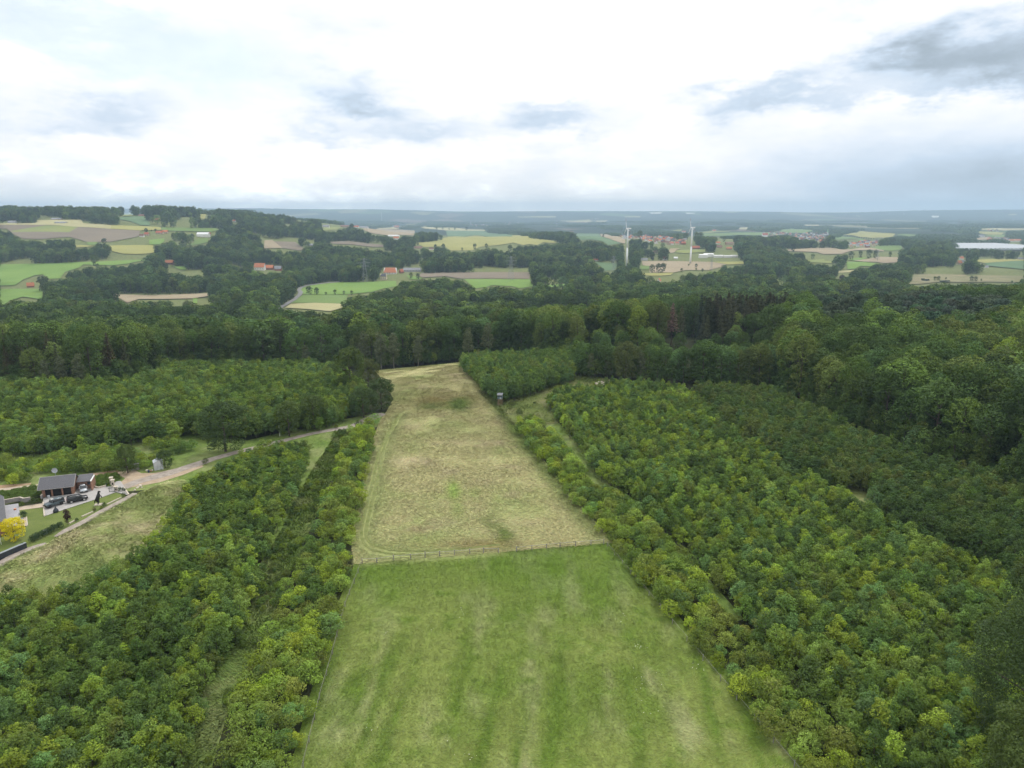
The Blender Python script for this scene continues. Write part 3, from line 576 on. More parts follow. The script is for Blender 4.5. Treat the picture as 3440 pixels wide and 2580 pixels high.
# ================================================================== trees
def leaf_quads(C, Nrm, size, rg, aspect=.62, lf=None):
    """one folded rhombus per leaf spray, facing Nrm"""
    n = len(C); t = rg.normal(size=(n, 3)); t -= (t*Nrm).sum(1)[:, None]*Nrm; t /= np.linalg.norm(t, axis=1)[:, None]+1e-9
    b = np.cross(Nrm, t); s = size[:, None]
    p0 = C - t*s*.5; p2 = C + t*s*.5 - Nrm*s*.12; p1 = C + b*s*.5*aspect - Nrm*s*.06; p3 = C - b*s*.5*aspect - Nrm*s*.06
    V = np.stack([p0, p1, p2, p3], 1).reshape(-1, 3); F = np.arange(4*n).reshape(-1, 4)
    return V, F, np.repeat(lf, 4)
def crown_mesh(name, lobes, per, size, seed, up=.35, mat=None, jit=.55, lfvar=.22, inner=.66):
    """lobes: (n,4) centre + radius; sprays of leaves over each lobe's shell"""
    rg = np.random.default_rng(seed); lobes = np.asarray(lobes, float); Cs = []; Ns = []; Ls = []; Ss = []
    zmin, zmax = (lobes[:, 2]-lobes[:, 3]).min(), (lobes[:, 2]+lobes[:, 3]).max()
    for k, (x, y, z, r) in enumerate(lobes):
        d = rg.normal(size=(per, 3)); d[:, 2] += .25; d /= np.linalg.norm(d, axis=1)[:, None]
        p = np.array([x, y, z]) + d*(r*rg.uniform(.80, 1.12, per))[:, None]*np.array([1, 1, .88])
        q = np.linalg.norm(p[:, None, :]-lobes[None, :, :3], axis=2)/lobes[None, :, 3]; q[:, k] = 9
        ok = (q > inner).all(1)
        nn = d + np.array([0, 0, up]) + rg.normal(size=(per, 3))*jit; nn /= np.linalg.norm(nn, axis=1)[:, None]
        l = rg.normal(1, lfvar*.5)*np.ones(per) + rg.normal(0, lfvar*.8, per)
        Cs.append(p[ok]); Ns.append(nn[ok]); Ls.append(np.clip(l[ok], .45, 1.7)); Ss.append(size*rg.uniform(.65, 1.35, ok.sum()))
    V, F, lf = leaf_quads(np.concatenate(Cs), np.concatenate(Ns), np.concatenate(Ss), rg, lf=np.concatenate(Ls))
    me = np_mesh(name, V, F, [mat or LEAF]); vattr(me, 'lf', 'FLOAT', lf.astype(np.float32)); return me
def ell_lobes(n, rx, rz, zc, rl, seed, zlow=-1.0, shape=1.0):
    rg = np.random.default_rng(seed); out = []
    for i in range(n):
        d = rg.normal(size=3); d /= np.linalg.norm(d)
        if d[2] < zlow: d[2] = -d[2]
        f = rg.uniform(.30, 1.0)**.6
        wr = 1 - max(0, d[2])*.25*shape
        s = rl*rg.uniform(.7, 1.35)
        out.append((d[0]*rx*f*wr, d[1]*rx*f*wr, zc + d[2]*rz*f, s))
    return np.array(out)
def dome_lobes(n, rx, h, z0, top, rl, seed):
    """domed crown: a rounded head of billows over a skirt that hangs almost to the ground"""
    rg = np.random.default_rng(seed); zc = h-top; out = []; ph = rg.uniform(0, 6.28, 3)
    for i in range(n):
        k = i/n; a = i*2.39996 + rg.normal(0, .25); u = 1-1.55*k                    # spiral from the head down
        if u > 0: z = zc + u*(top-rl*.7); rad = math.sqrt(max(0.02, 1-u*u))*(rx-rl*.7)
        else: f = -u/.55; z = zc - f*(zc-z0-rl*.6); rad = (rx-rl*.7)*(1-.35*f)
        rad *= 1+.16*math.sin(2*a+ph[0])+.10*math.sin(3*a+ph[1]); rad *= rg.uniform(.82, 1.08)
        out.append((math.cos(a)*rad, math.sin(a)*rad, z+rg.normal(0, rl*.3), rl*rg.uniform(.75, 1.3)))
    return np.array(out)
def domed(nm, seed, h, rx, z0, top, n, rl, per, size, tr=.35, up=.4, jit=.32, fork=.3):
    L = dome_lobes(n, rx, h, z0, top, rl, seed)
    return crown_mesh(nm+'_crown', L, per, size, seed, up, None, jit, .20, .72), trunk_mesh(nm+'_trunk', h, tr, L, seed+1, BARK, fork=fork)
def tube(p0, p1, r0, r1, n=6):
    p0 = np.array(p0, float); p1 = np.array(p1, float); d = p1-p0; d /= np.linalg.norm(d); a = np.cross(d, [1, 0, 0] if abs(d[0]) < .8 else [0, 1, 0]); a /= np.linalg.norm(a); b = np.cross(d, a)
    t = np.arange(n)*2*np.pi/n; c = np.cos(t)[:, None]*a + np.sin(t)[:, None]*b
    V = np.concatenate([p0 + c*r0, p1 + c*r1]); i = np.arange(n); j = (i+1) % n
    return V, np.stack([i, j, j+n, i+n], 1)
def merge(parts):
    Vs = []; Fs = []; o = 0
    for V, F in parts: Vs.append(V); Fs.append(np.asarray(F)+o); o += len(V)
    return np.concatenate(Vs), np.concatenate(Fs)
def trunk_mesh(name, h, r, lobes, seed, mat, nl=7, fork=.35):
    rg = np.random.default_rng(seed); parts = []; bend = rg.normal(0, .02*h, 2); top = np.array([bend[0], bend[1], h*.8]); mid = np.array([bend[0]*.4, bend[1]*.4, h*fork])
    parts.append(tube((0, 0, -.3), mid, r, r*.75)); parts.append(tube(mid, top, r*.75, r*.2))
    L = np.asarray(lobes); idx = rg.permutation(len(L))[:nl]
    for i in idx:
        z0 = max(h*fork*.8, min(h*.7, L[i, 2]*.72)); f = (z0-mid[2])/(top[2]-mid[2]); s = mid + (top-mid)*np.clip(f, 0, 1)
        parts.append(tube(s, L[i, :3], r*.38, r*.08, 5))
    return np_mesh(name, *merge(parts), [mat], True)
class Kind: pass
def mk(name, variants): k = Kind(); k.name = name; k.v = variants; k.roots = {}; return k
def broadleaf(nm, seed, h, rx, z0, n, rl, per, size, mat=None, bark=None, tr=.25, up=.35, shape=1.0, fork=.35, inner=.66):
    zc = (z0+h)/2; L = ell_lobes(n, rx-rl*.6, (h-z0)/2-rl*.5, zc, rl, seed, -.85, shape)
    return crown_mesh(nm+'_crown', L, per, size, seed, up, mat, jit=.42, inner=inner), trunk_mesh(nm+'_trunk', h, tr, L, seed+1, bark or BARK, fork=fork)
def spruce(nm, seed, h, r, z0, tiers, per, size, trunk=.3, sag=-.25):
    rg = np.random.default_rng(seed); C = []; Nn = []; S = []; lf = []
    for k in range(tiers):
        f = k/(tiers-1); z = z0 + (h-z0)*f; rr = r*(1-f)**.8 + .25; m = max(5, int(per*(1-f*.75))); a0 = rg.uniform(0, 6.28)
        for i in range(m):
            a = a0 + i*2*np.pi/m + rg.normal(0, .2); nb = 3
            for q in range(nb):
                t = (q+.6)/nb; rad = rr*t*rg.uniform(.85, 1.15)
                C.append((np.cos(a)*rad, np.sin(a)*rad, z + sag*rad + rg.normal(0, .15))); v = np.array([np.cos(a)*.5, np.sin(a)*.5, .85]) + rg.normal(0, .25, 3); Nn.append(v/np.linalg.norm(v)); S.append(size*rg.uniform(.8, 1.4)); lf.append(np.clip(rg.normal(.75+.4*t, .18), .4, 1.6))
    V, F, l = leaf_quads(np.array(C), np.array(Nn), np.array(S), rg, .5, np.array(lf))
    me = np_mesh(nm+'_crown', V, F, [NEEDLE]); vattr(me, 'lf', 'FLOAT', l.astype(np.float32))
    return me, np_mesh(nm+'_trunk', *merge([tube((0, 0, -.3), (0, 0, h*.5), trunk, trunk*.6), tube((0, 0, h*.5), (0, 0, h), trunk*.6, .03)]), [BARK], True)
def pine(nm, seed, h):
    rg = np.random.default_rng(seed); L = []
    for i in range(22):
        a = rg.uniform(0, 6.28); z = rg.uniform(.58, .97); rad = 3.6*math.sqrt(max(.05, 1-((z-.72)/.30)**2))*rg.uniform(.3, 1)
        L.append((np.cos(a)*rad, np.sin(a)*rad, z*h, rg.uniform(1.0, 1.7)))
    L = np.array(L); me = crown_mesh(nm+'_crown', L, 110, .72, seed, .6, NEEDLE, .4, .25)
    return me, trunk_mesh(nm+'_trunk', h, .24, L, seed+2, BARK_PINE, 6, .55)
YOUNG = mk('young_tree', [broadleaf('young', 300+i, 4.9+.5*(i % 4), 1.40+.14*(i % 3), .3, 36, .40, 52, .205, tr=.06, up=.5, shape=1.8) for i in range(8)])
SHRUB = mk('hedge_shrub', [broadleaf('shrub', 320+i, 3.3+.3*(i % 3), 1.9, .1, 40, .46, 52, .205, tr=.05, up=.4, fork=.12) for i in range(5)])
MATURE = mk('broadleaf_tree', [domed('mature', 340+i, 26, 5.6+.6*(i % 3), 1.0+1.5*(i % 2), 7.5+1.2*(i % 4), 60, 1.75, 75, .72, .38) for i in range(7)])
BIG = mk('large_tree', [domed('large', 360+i, 17, 5.4, 1.2, 6.5, 70, 1.25, 170, .40, .35) for i in range(3)])
NEAR = mk('corner_tree', [domed('corner', 370+i, 17, 5.4, 1.2, 6.5, 95, 1.1, 420, .20, .35) for i in range(2)])
BIRCH = mk('birch_tree', [broadleaf('birch', 380+i, 18, 2.7, 1.5, 50, .9, 80, .48, bark=BARK_PALE, tr=.15, up=-.1, shape=1.6) for i in range(3)])
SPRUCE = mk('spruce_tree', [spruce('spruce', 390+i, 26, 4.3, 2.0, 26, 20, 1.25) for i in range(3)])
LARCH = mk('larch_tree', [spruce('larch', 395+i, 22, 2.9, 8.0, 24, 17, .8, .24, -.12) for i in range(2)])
PINE = mk('pine_tree', [pine('pine', 400+i, 21) for i in range(3)])
VALLEY = mk('valley_tree', [domed('valley', 410+i, 18, 5.0+.4*(i % 3), .8, 5.5+.8*(i % 3), 26, 1.8, 36, 1.3, .35, .45) for i in range(6)])
def clump(nm, seed):
    rg = np.random.default_rng(seed); L = []
    for i in range(9):
        x, y = rg.uniform(-17, 17, 2); s = rg.uniform(4.2, 6.5); zz = rg.uniform(9, 13)
        L.append((x, y, zz, s)); L.append((x+rg.normal(0, 2), y+rg.normal(0, 2), zz*.5, s*.95))
    L = np.array(L); return crown_mesh(nm+'_crown', L, 26, 3.6, seed, .6, inner=.8), trunk_mesh(nm+'_trunk', 8, .4, L, seed, BARK, 4)
CLUMP = mk('tree_clump', [clump('clump', 430+i) for i in range(4)])

def tree(kind, v, loc, sc, rz, tint, label=None, cat='tree', group=None, name=None, sxy=1.0):
    r = empty(name or kind.name, loc, rz); r.scale = (sc*sxy, sc*sxy, sc)
    cr = link_mesh('crown', kind.v[v][0], r); link_mesh('trunk', kind.v[v][1], r)
    cr['tint'] = [float(t) for t in tint]
    if v not in kind.roots: kind.roots[v] = (cr, r.children[-1] if len(r.children) > 1 else None)
    tag(r, label, cat, group); return r
_GN = {}
def scatter_group(kind):
    """geometry nodes that set the kind's trees on the points of a mass"""
    if kind.name in _GN: return _GN[kind.name]
    ng = bpy.data.node_groups.new('scatter_'+kind.name, 'GeometryNodeTree'); N = ng.nodes; L = ng.links
    ng.interface.new_socket('Geometry', in_out='INPUT', socket_type='NodeSocketGeometry'); ng.interface.new_socket('Geometry', in_out='OUTPUT', socket_type='NodeSocketGeometry')
    gi = N.new('NodeGroupInput'); go = N.new('NodeGroupOutput'); jn = N.new('GeometryNodeJoinGeometry'); geos = []
    for v in sorted(kind.roots):
        cr, tk = kind.roots[v]; j2 = N.new('GeometryNodeJoinGeometry')
        for ob in (cr, tk):
            if ob is None: continue
            oi = N.new('GeometryNodeObjectInfo'); oi.transform_space = 'ORIGINAL'; oi.inputs['Object'].default_value = ob; L.new(oi.outputs['Geometry'], j2.inputs[0])
        g2 = N.new('GeometryNodeGeometryToInstance'); L.new(j2.outputs[0], g2.inputs[0]); geos.append(g2)
    for g2 in reversed(geos): L.new(g2.outputs[0], jn.inputs[0])
    iop = N.new('GeometryNodeInstanceOnPoints'); L.new(gi.outputs[0], iop.inputs['Points']); L.new(jn.outputs[0], iop.inputs['Instance']); iop.inputs['Pick Instance'].default_value = True
    def na(nm, t):
        n = N.new('GeometryNodeInputNamedAttribute'); n.data_type = t; n.inputs[0].default_value = nm; return n.outputs['Attribute']
    L.new(na('idx', 'INT'), iop.inputs['Instance Index']); L.new(na('scl', 'FLOAT_VECTOR'), iop.inputs['Scale'])
    eu = N.new('FunctionNodeEulerToRotation'); L.new(na('rot', 'FLOAT_VECTOR'), eu.inputs[0]); L.new(eu.outputs[0], iop.inputs['Rotation'])
    L.new(iop.outputs[0], go.inputs[0]); _GN[kind.name] = ng; return ng
def mass(name, kind, P, label, cat='tree'):
    """ONE object for all the trees of a mass that cannot be counted"""
    n = len(P['x'])
    if n == 0: return
    me = bpy.data.meshes.new(name); me.vertices.add(n); me.vertices.foreach_set('co', np.stack([P['x'], P['y'], P['z']], 1).astype(np.float32).ravel())
    vattr(me, 'scl', 'FLOAT_VECTOR', np.stack([P['s']*P['w'], P['s']*P['w'], P['s']], 1).astype(np.float32))
    vattr(me, 'rot', 'FLOAT_VECTOR', np.stack([0*P['r'], 0*P['r'], P['r']], 1).astype(np.float32))
    vattr(me, 'idx', 'INT', P['v'].astype(np.int32)); vattr(me, 'tint', 'FLOAT_VECTOR', P['t'].astype(np.float32))
    o = link_mesh(name, me); md = o.modifiers.new('scatter', 'NODES'); md.node_group = scatter_group(kind)
    tag(o, label, cat, kind='stuff'); return o
PAL = {  # leaf colours (linear)
 'dark green': (.054, .088, .028), 'mid green': (.082, .122, .031), 'yellow-green': (.125, .165, .028), 'bluish green': (.070, .116, .050), 'olive green': (.092, .116, .034), 'light green': (.112, .156, .045)}
PN = list(PAL)
def cands(kind, x, y, smin, smax, weights, seed, wmin=.85, wmax=1.2, patch_s=14):
    rg = np.random.default_rng(seed); n = len(x); P = dict(x=x, y=y, z=hgt(x, y)-.05, s=rg.uniform(smin, smax, n), w=rg.uniform(wmin, wmax, n), r=rg.uniform(0, 6.283, n), v=rg.integers(0, len(kind.v), n))
    f = .62*fbm(x, y, patch_s, seed) + .38*rg.uniform(0, 1, n); f = np.argsort(np.argsort(f))/max(1, n-1)
    cw = np.cumsum(weights)/sum(weights); P['c'] = np.minimum(np.searchsorted(cw, f), len(PN)-1)
    base = np.array([PAL[p] for p in PN])[P['c']]; P['t'] = np.array([1.30, 1.40, 1.16])*base*(1+rg.normal(0, .03, (n, 3)))*rg.uniform(.84, 1.2, (n, 1)); P['t'] = np.clip(P['t'], .008, .4)
    return P
def vary(P, lo, hi, sc, seed):
    P['s'] = P['s']*(lo+(hi-lo)*np.clip((fbm(P['x'], P['y'], sc, seed)-.25)*2, 0, 1)); return P
def sub(P, m): return {k: v[m] for k, v in P.items()}
def jgrid(x0, x1, y0, y1, s, seed, j=.38):
    rg = np.random.default_rng(seed); gx, gy = np.meshgrid(np.arange(x0, x1, s), np.arange(y0, y1, s)); gx = gx + (np.arange(gx.shape[0]) % 2)[:, None]*s*.5
    return (gx+rg.uniform(-j, j, gx.shape)*s).ravel(), (gy+rg.uniform(-j, j, gy.shape)*s).ravel()
def plant(kind, P, h, nind, labelfn, group, massname, masslabel, cat='tree', name=None):
    """the nearest nind in view one by one, the rest as one mass"""
    u, v, d = proj(P['x'], P['y'], P['z']+h*.5*P['s']); inside = (u > 5) & (u < 3435) & (v > 600) & (v < 2575)
    score = np.where(inside, P['s']/d, 0); order = np.argsort(-score); pick = order[:nind]; pick = pick[score[pick] > 0]
    for i in pick:
        tree(kind, int(P['v'][i]), (P['x'][i], P['y'][i], P['z'][i]), float(P['s'][i]), float(P['r'][i]), P['t'][i], labelfn(PN[P['c'][i]], u[i], v[i], P['s'][i]), cat, group, name, float(P['w'][i]))
    rest = np.ones(len(P['x']), bool); rest[pick] = False
    for vv in range(len(kind.v)):                       # every model must stand somewhere before the mass copies it
        if vv not in kind.roots:
            j = np.where(rest & (P['v'] == vv))[0]
            if len(j):
                i = j[np.argmax(score[j])]; rest[i] = False
                tree(kind, vv, (P['x'][i], P['y'][i], P['z'][i]), float(P['s'][i]), float(P['r'][i]), P['t'][i], labelfn(PN[P['c'][i]], u[i], v[i], P['s'][i]), cat, group, name, float(P['w'][i]))
    mass(massname, kind, sub(P, rest), masslabel, cat)
def crown_px(P, h, f=.6): return proj(P['x'], P['y'], P['z']+h*f*P['s'])[:2]

# ---- plantations and hedges beside the meadow ------------------------
PR = [(1842, 1345), (1870, 1310), (2000, 1300), (2060, 1285), (2180, 1285), (2250, 1290), (2330, 1320), (2420, 1400), (2500, 1450), (2560, 1500), (2640, 1560), (2750, 1620), (2850, 1660), (2960, 1730), (3100, 1800), (3250, 1850), (3440, 1950), (4600, 2500), (4600, 3500), (3700, 3500), (3150, 2800), (2975, 2580), (2736, 2313), (2346, 1874), (2130, 1660), (2050, 1602), (2009, 1575), (1946, 1485), (1858, 1380)]
PD = [(2330, 1305), (2500, 1318), (2589, 1325), (2729, 1385), (2815, 1430), (2915, 1485), (3086, 1555), (3285, 1605), (3440, 1695), (4600, 2150), (4600, 2500), (3440, 1945), (3250, 1845), (3100, 1795), (2960, 1725), (2850, 1655), (2750, 1615), (2640, 1555), (2560, 1495), (2420, 1395)]
CLEAR = [(2835, 1640), (2870, 1615), (2930, 1640), (2950, 1700), (2880, 1712), (2830, 1680)]
HR = [(1725, 1400), (1740, 1436), (1783, 1500), (1826, 1548), (1942, 1690), (2058, 1826), (2114, 1890), (2293, 2100), (2460, 2290), (2706, 2580), (2910, 2830), (3300, 3300), (3560, 3300), (3140, 2830), (2935, 2580), (2690, 2310), (2318, 1880), (2178, 1740), (2085, 1660), (1995, 1612), (1940, 1562), (1876, 1482), (1828, 1422), (1790, 1395), (1760, 1410)]
PL = [(1045, 1490), (1025, 1560), (965, 1690), (888, 1855), (858, 1965), (830, 2025), (800, 2095), (728, 2235), (688, 2335), (640, 2445), (608, 2580), (556, 2800), (400, 3400), (-1500, 3400), (-1500, 2080), (-900, 2040), (-500, 2018), (0, 2003), (160, 1982), (295, 1958), (358, 1925), (422, 1892), (482, 1842), (538, 1784), (578, 1722), (626, 1660), (668, 1618), (736, 1575), (805, 1543), (960, 1500)]
PLGAP = [(480, 2110), (330, 2125), (240, 2105), (250, 2085), (420, 2060), (500, 2085)]
HL = [(1262, 1408), (1238, 1540), (1200, 1692), (1178, 1828), (1174, 1900), (1134, 2040), (1090, 2200), (1042, 2350), (982, 2580), (918, 2830), (790, 3300), (560, 3300), (660, 2830), (712, 2580), (758, 2450), (786, 2350), (826, 2270), (884, 2140), (928, 2040), (962, 1960), (1008, 1850), (1082, 1700), (1138, 1560), (1160, 1480), (1180, 1430), (1240, 1408)]
P2 = [(1552, 1222), (1570, 1190), (1650, 1165), (1800, 1158), (1925, 1168), (1955, 1215), (1915, 1265), (1840, 1290), (1790, 1312), (1700, 1335), (1672, 1335), (1632, 1310), (1592, 1265)]
PU = [(-900, 1310), (0, 1312), (181, 1310), (325, 1305), (452, 1285), (520, 1272), (588, 1240), (787, 1240), (926, 1235), (1000, 1228), (1130, 1240), (1180, 1280), (1230, 1330), (1190, 1380), (1100, 1420), (960, 1430), (840, 1450), (700, 1455), (640, 1440), (583, 1458), (420, 1472), (289, 1490), (104, 1517), (0, 1503), (-900, 1560)]
SCRUB = [(-900, 1600), (0, 1540), (110, 1530), (289, 1502), (430, 1485), (590, 1470), (650, 1490), (620, 1530), (560, 1560), (470, 1565), (400, 1570), (330, 1585), (250, 1575), (120, 1600), (0, 1625), (-900, 1760)]
WEI_R = [28, 28, 20, 12, 6, 6]; WEI_L = [36, 28, 17, 9, 6, 4]; WEI_D = [40, 22, 2, 10, 24, 2]; WEI_H = [14, 26, 24, 8, 18, 10]
X, Y = jgrid(-360, 360, 45, 370, 1.8, 21, .42)
m = np.abs(X) < .90*Y+35; X, Y = X[m], Y[m]
Pc = vary(cands(YOUNG, X, Y, .60, 1.10, WEI_R, 22, 1.12, 1.6, 7), .78, 1.12, 11, 5); Pc['t'] *= np.array([1.34, 1.32, 1.15])*np.random.default_rng(61).uniform(.66, 1.36, (len(X), 1)); u, v = crown_px(Pc, 5)
mR = inpoly(u, v, PR) & (fbm(X, Y, 5, 3) > .23); mD = inpoly(u, v, PD) & ~inpoly(u, v, CLEAR); mL = inpoly(u, v, PL) & ~inpoly(u, v, PLGAP) & (fbm(X, Y, 5, 4) > .22); mU = inpoly(u, v, PU); m2 = inpoly(u, v, P2)
def zone(u, v):
    r = 'at the bottom edge' if v > 2470 else 'near the bottom' if v > 2330 else 'a little way up' if v > 2170 else 'halfway up' if v > 1900 else 'far back'
    c = 'by the left edge' if u < 150 else 'left part' if u < 420 else 'towards the lane' if u < 760 else 'by the fence' if u < 1250 else 'by the fence' if u < 2500 else 'middle part' if u < 2850 else 'right part' if u < 3220 else 'by the right edge'
    return r + ', ' + c
plant(YOUNG, sub(Pc, mR), 5, 125, lambda c, u, v, s: f'{"small" if s < .95 else "bushy"} {c} young tree {zone(u, v)}, right plantation', 'young trees of the right plantation', 'plantation_right', 'dense young broadleaf plantation right of the fenced meadow')
Pc2 = vary(cands(YOUNG, X, Y, .60, 1.10, WEI_L, 23, 1.12, 1.6, 7), .78, 1.15, 11, 6); Pc2['t'] *= np.array([1.36, 1.33, 1.15])*np.random.default_rng(62).uniform(.66, 1.36, (len(X), 1))
plant(YOUNG, sub(Pc2, mL), 5, 110, lambda c, u, v, s: f'{"small" if s < .98 else "bushy"} {c} young tree {zone(u, v)}, left plantation', 'young trees of the left plantation', 'plantation_left', 'dense young broadleaf plantation left of the fenced meadow')
Pd = cands(YOUNG, X, Y, 1.0, 1.4, WEI_D, 24, 1.05, 1.35, 16); Pd['t'] *= 1.0
plant(YOUNG, sub(Pd, mD), 5, 22, lambda c, u, v, s: f'dark dense {c} young tree below the tall wood on the right', 'dark young trees below the right wood', 'plantation_dark', 'darker strip of young trees between right plantation and tall wood')
Pu = cands(YOUNG, X, Y, 1.05, 1.5, [26, 34, 10, 18, 6, 6], 25, 1.05, 1.4, 14); Pu = vary(Pu, .75, 1.15, 12, 7); Pu['t'] *= np.array([1.3, 1.27, 1.12])*np.random.default_rng(63).uniform(.7, 1.3, (len(X), 1)); u, v = crown_px(Pu, 5)
plant(YOUNG, sub(Pu, mU), 5, 24, lambda c, u, v, s: f'{c} young tree in plantation beyond the gravel track', 'young trees beyond the gravel track', 'plantation_upper', 'young plantation beyond the gravel track at left')
P_2 = cands(YOUNG, X, Y, .95, 1.45, [30, 40, 6, 10, 10, 4], 26, 1.0, 1.3, 14)
P_2['t'] *= 1.22
plant(YOUNG, sub(P_2, m2), 5, 16, lambda c, u, v, s: f'{c} tree in small dense copse at far right corner of hay meadow', 'trees of the copse by the hay meadow', 'copse', 'small dense copse at the far right corner of the hay meadow')
X, Y = jgrid(-200, 200, 55, 330, 2.5, 31)
Ps = vary(cands(SHRUB, X, Y, .72, 1.25, WEI_H, 32, .95, 1.3, 8), .75, 1.12, 9, 8); Ps['t'] *= np.array([1.68, 1.58, 1.3])*np.random.default_rng(64).uniform(.72, 1.25, (len(X), 1)); u, v = crown_px(Ps, 3.5, .5)
sh = lambda side: (lambda c, u, v, s: f'{"low" if s < .95 else "tall"} {c} shrub {zone(u, v)}, hedge {side} of meadow')
plant(SHRUB, sub(Ps, inpoly(u, v, HR) & (fbm(X, Y, 4, 8) > .2)), 3.5, 130, sh('right'), 'shrubs of the right hedge', 'hedge_right', 'broad shrub hedge along the right meadow fence', 'shrub')
plant(SHRUB, sub(Ps, inpoly(u, v, HL) & (fbm(X, Y, 4, 9) > .2)), 3.5, 120, sh('left'), 'shrubs of the left hedge', 'hedge_left', 'broad shrub hedge along the left meadow fence', 'shrub')
plant(SHRUB, sub(Ps, inpoly(u, v, SCRUB) & (fbm(X, Y, 5, 10) > .47)), 3.5, 45, lambda c, u, v, s: f'{c} wild shrub on the grassy bank above the garage', 'shrubs on the bank above the garage', 'bank_scrub', 'scattered scrub on the bank above the garage', 'shrub')
X, Y = jgrid(-130, -10, 60, 260, 1.8, 33, .45); Pw = cands(SHRUB, X, Y, .22, .55, WEI_H, 34, .9, 1.4, 6); u, v = crown_px(Pw, 3.5, .1)
mw = inpoly(u, v, LANE_PX) & (fbm(X, Y, 7, 12) > .56)
plant(SHRUB, sub(Pw, mw), 3.5, 18, lambda c, u, v, s: f'low {c} weed bush in grassy lane, {zone(u, v)}', 'weeds of the grassy lane', 'lane_weeds', 'low weeds scattered in the grassy lane', 'shrub')
# odd shrubs: clearing, lane, weeds between the plots
for (px, py, s, c, lb) in [(1720, 1370, .9, 'olive green', 'low dark bush beside the hunting seat in clearing'), (1745, 1395, .8, 'mid green', 'small bush on clearing edge behind hunting seat'), (1760, 1318, .7, 'light green', 'small pale bush in front of the copse'), (1805, 1310, .75, 'olive green', 'rounded bush at right end of copse'),
      (1795, 1358, .35, 'dark green', 'tiny conical sapling alone in the clearing'), (1890, 1300, .6, 'dark green', 'dark low bush on clearing between copse and plantation'), (1926, 1280, .4, 'dark green', 'tiny dark shrub on the dry clearing'), (930, 1958, .55, 'light green', 'pale flowering bush in grassy lane left of meadow'),
      (1130, 1440, .5, 'olive green', 'small bush where gravel track bends'), (690, 1560, .6, 'olive green', 'wispy bush beside the gravel track'), (2205, 1690, .8, 'bluish green', 'grey-leaved bush inside right plantation')]:
    q = at(px, py); tree(SHRUB, random.randrange(5), q, s, random.uniform(0, 6), np.array(PAL[c])*1.05, lb, 'shrub')
# ---- mature wood -------------------------------------------------------
FRONT_PX = [(-600, 1320), (-200, 1312), (0, 1305), (45, 1318), (181, 1306), (325, 1302), (452, 1278), (520, 1268), (588, 1243), (787, 1243), (926, 1236), (1100, 1238), (1258, 1240), (1400, 1229), (1541, 1214), (1650, 1200), (1800, 1196), (1930, 1200), (1952, 1268), (2133, 1280), (2178, 1287), (2314, 1294), (2500, 1312), (2589, 1312), (2729, 1368), (2815, 1410), (2915, 1468), (3005, 1500), (3086, 1536), (3186, 1560), (3285, 1588), (3367, 1630), (3445, 1690), (3700, 1850), (3900, 2100)]
FW_ = ground([p[0] for p in FRONT_PX], [p[1] for p in FRONT_PX])[:, :2]
poly = [tuple(q) for q in FW_] + [(420, 120), (520, 480), (330, 600), (100, 545), (0, 470), (-100, 420), (-480, 420), (-480, 250)]
X, Y = jgrid(-480, 520, 110, 600, 7.4, 41, .38); m = inpoly(X, Y, poly); X, Y = X[m], Y[m]
SKY_X = [-600, 0, 300, 700, 880, 900, 990, 1110, 1180, 1300, 1435, 1560, 1640, 1720, 1836, 2023, 2128, 2284, 2381, 2459, 2580, 2774, 3440, 4000]
SKY_Y = [1072, 1075, 1070, 1066, 1068, 1052, 1040, 1040, 1034, 1028, 1010, 1022, 1000, 986, 970, 962, 954, 980, 978, 966, 962, 950, 950, 950]
Pm = cands(MATURE, X, Y, .70, 1.12, [36, 32, 1, 7, 20, 4], 42, .85, 1.25, 40); Pm['t'] *= .95*np.random.default_rng(6).uniform(.62, 1.42, (len(X), 1))
FRONTCAP = lambda u, v0: np.where((u > 1940) & (u < 2600) & (v0 > 1172), 1160 - 12*np.sin(u/31.) - 8*np.sin(u/11.), 0)
for it in range(14):                                     # crowns stay under the wood's skyline
    u, v, d = proj(Pm['x'], Pm['y'], Pm['z']+26*Pm['s']); lim = np.interp(u, SKY_X, SKY_Y) - 6*np.sin(u/37.) - 5*np.sin(u/13.+1)
    lim = np.maximum(lim, FRONTCAP(u, proj(Pm['x'], Pm['y'], Pm['z'])[1]))
    Pm['s'] = np.where(v < lim, Pm['s']*.95, Pm['s'])
ok = (Pm['s'] > .50) & (v > np.interp(u, SKY_X, SKY_Y)-16); Pm = sub(Pm, ok)
u, v = crown_px(Pm, 26, .62)
SPR = [(2320, 985), (2420, 950), (2600, 945), (2660, 975), (2650, 1060), (2600, 1095), (2480, 1080), (2380, 1080), (2330, 1040)]
PIN1 = [(2740, 1000), (2910, 1020), (2925, 1090), (2800, 1140), (2730, 1110)]; PIN2 = [(2935, 1015), (3130, 1005), (3260, 1030), (3390, 1030), (3390, 1095), (3240, 1110), (3000, 1105), (2935, 1085)]
BRN_ = [(0, 1125), (150, 1120), (250, 1120), (420, 1110), (420, 1190), (330, 1205), (150, 1225), (0, 1225)]
vb = proj(Pm['x'], Pm['y'], Pm['z'])[1]; LARCHBOX = (u > 2220) & (u < 2460) & (vb > 1135) & (vb < 1200)
ms = inpoly(u, v, SPR); mp_ = inpoly(u, v, PIN1) | inpoly(u, v, PIN2); mb = inpoly(u, v, BRN_) & (RNG.uniform(size=len(u)) < .55)
mm = ~(ms | mp_ | mb | LARCHBOX)
def side(u): return ('at far left' if u < 350 else 'left of track trees' if u < 800 else 'above track bend') if u < 1250 else 'at right edge' if u > 3150 else 'above dark young trees' if u > 2900 else 'left of the hay meadow' if u < 1250 else 'above hay meadow' if u < 1950 else 'behind right plantation' if u < 2750 else 'at the far right'
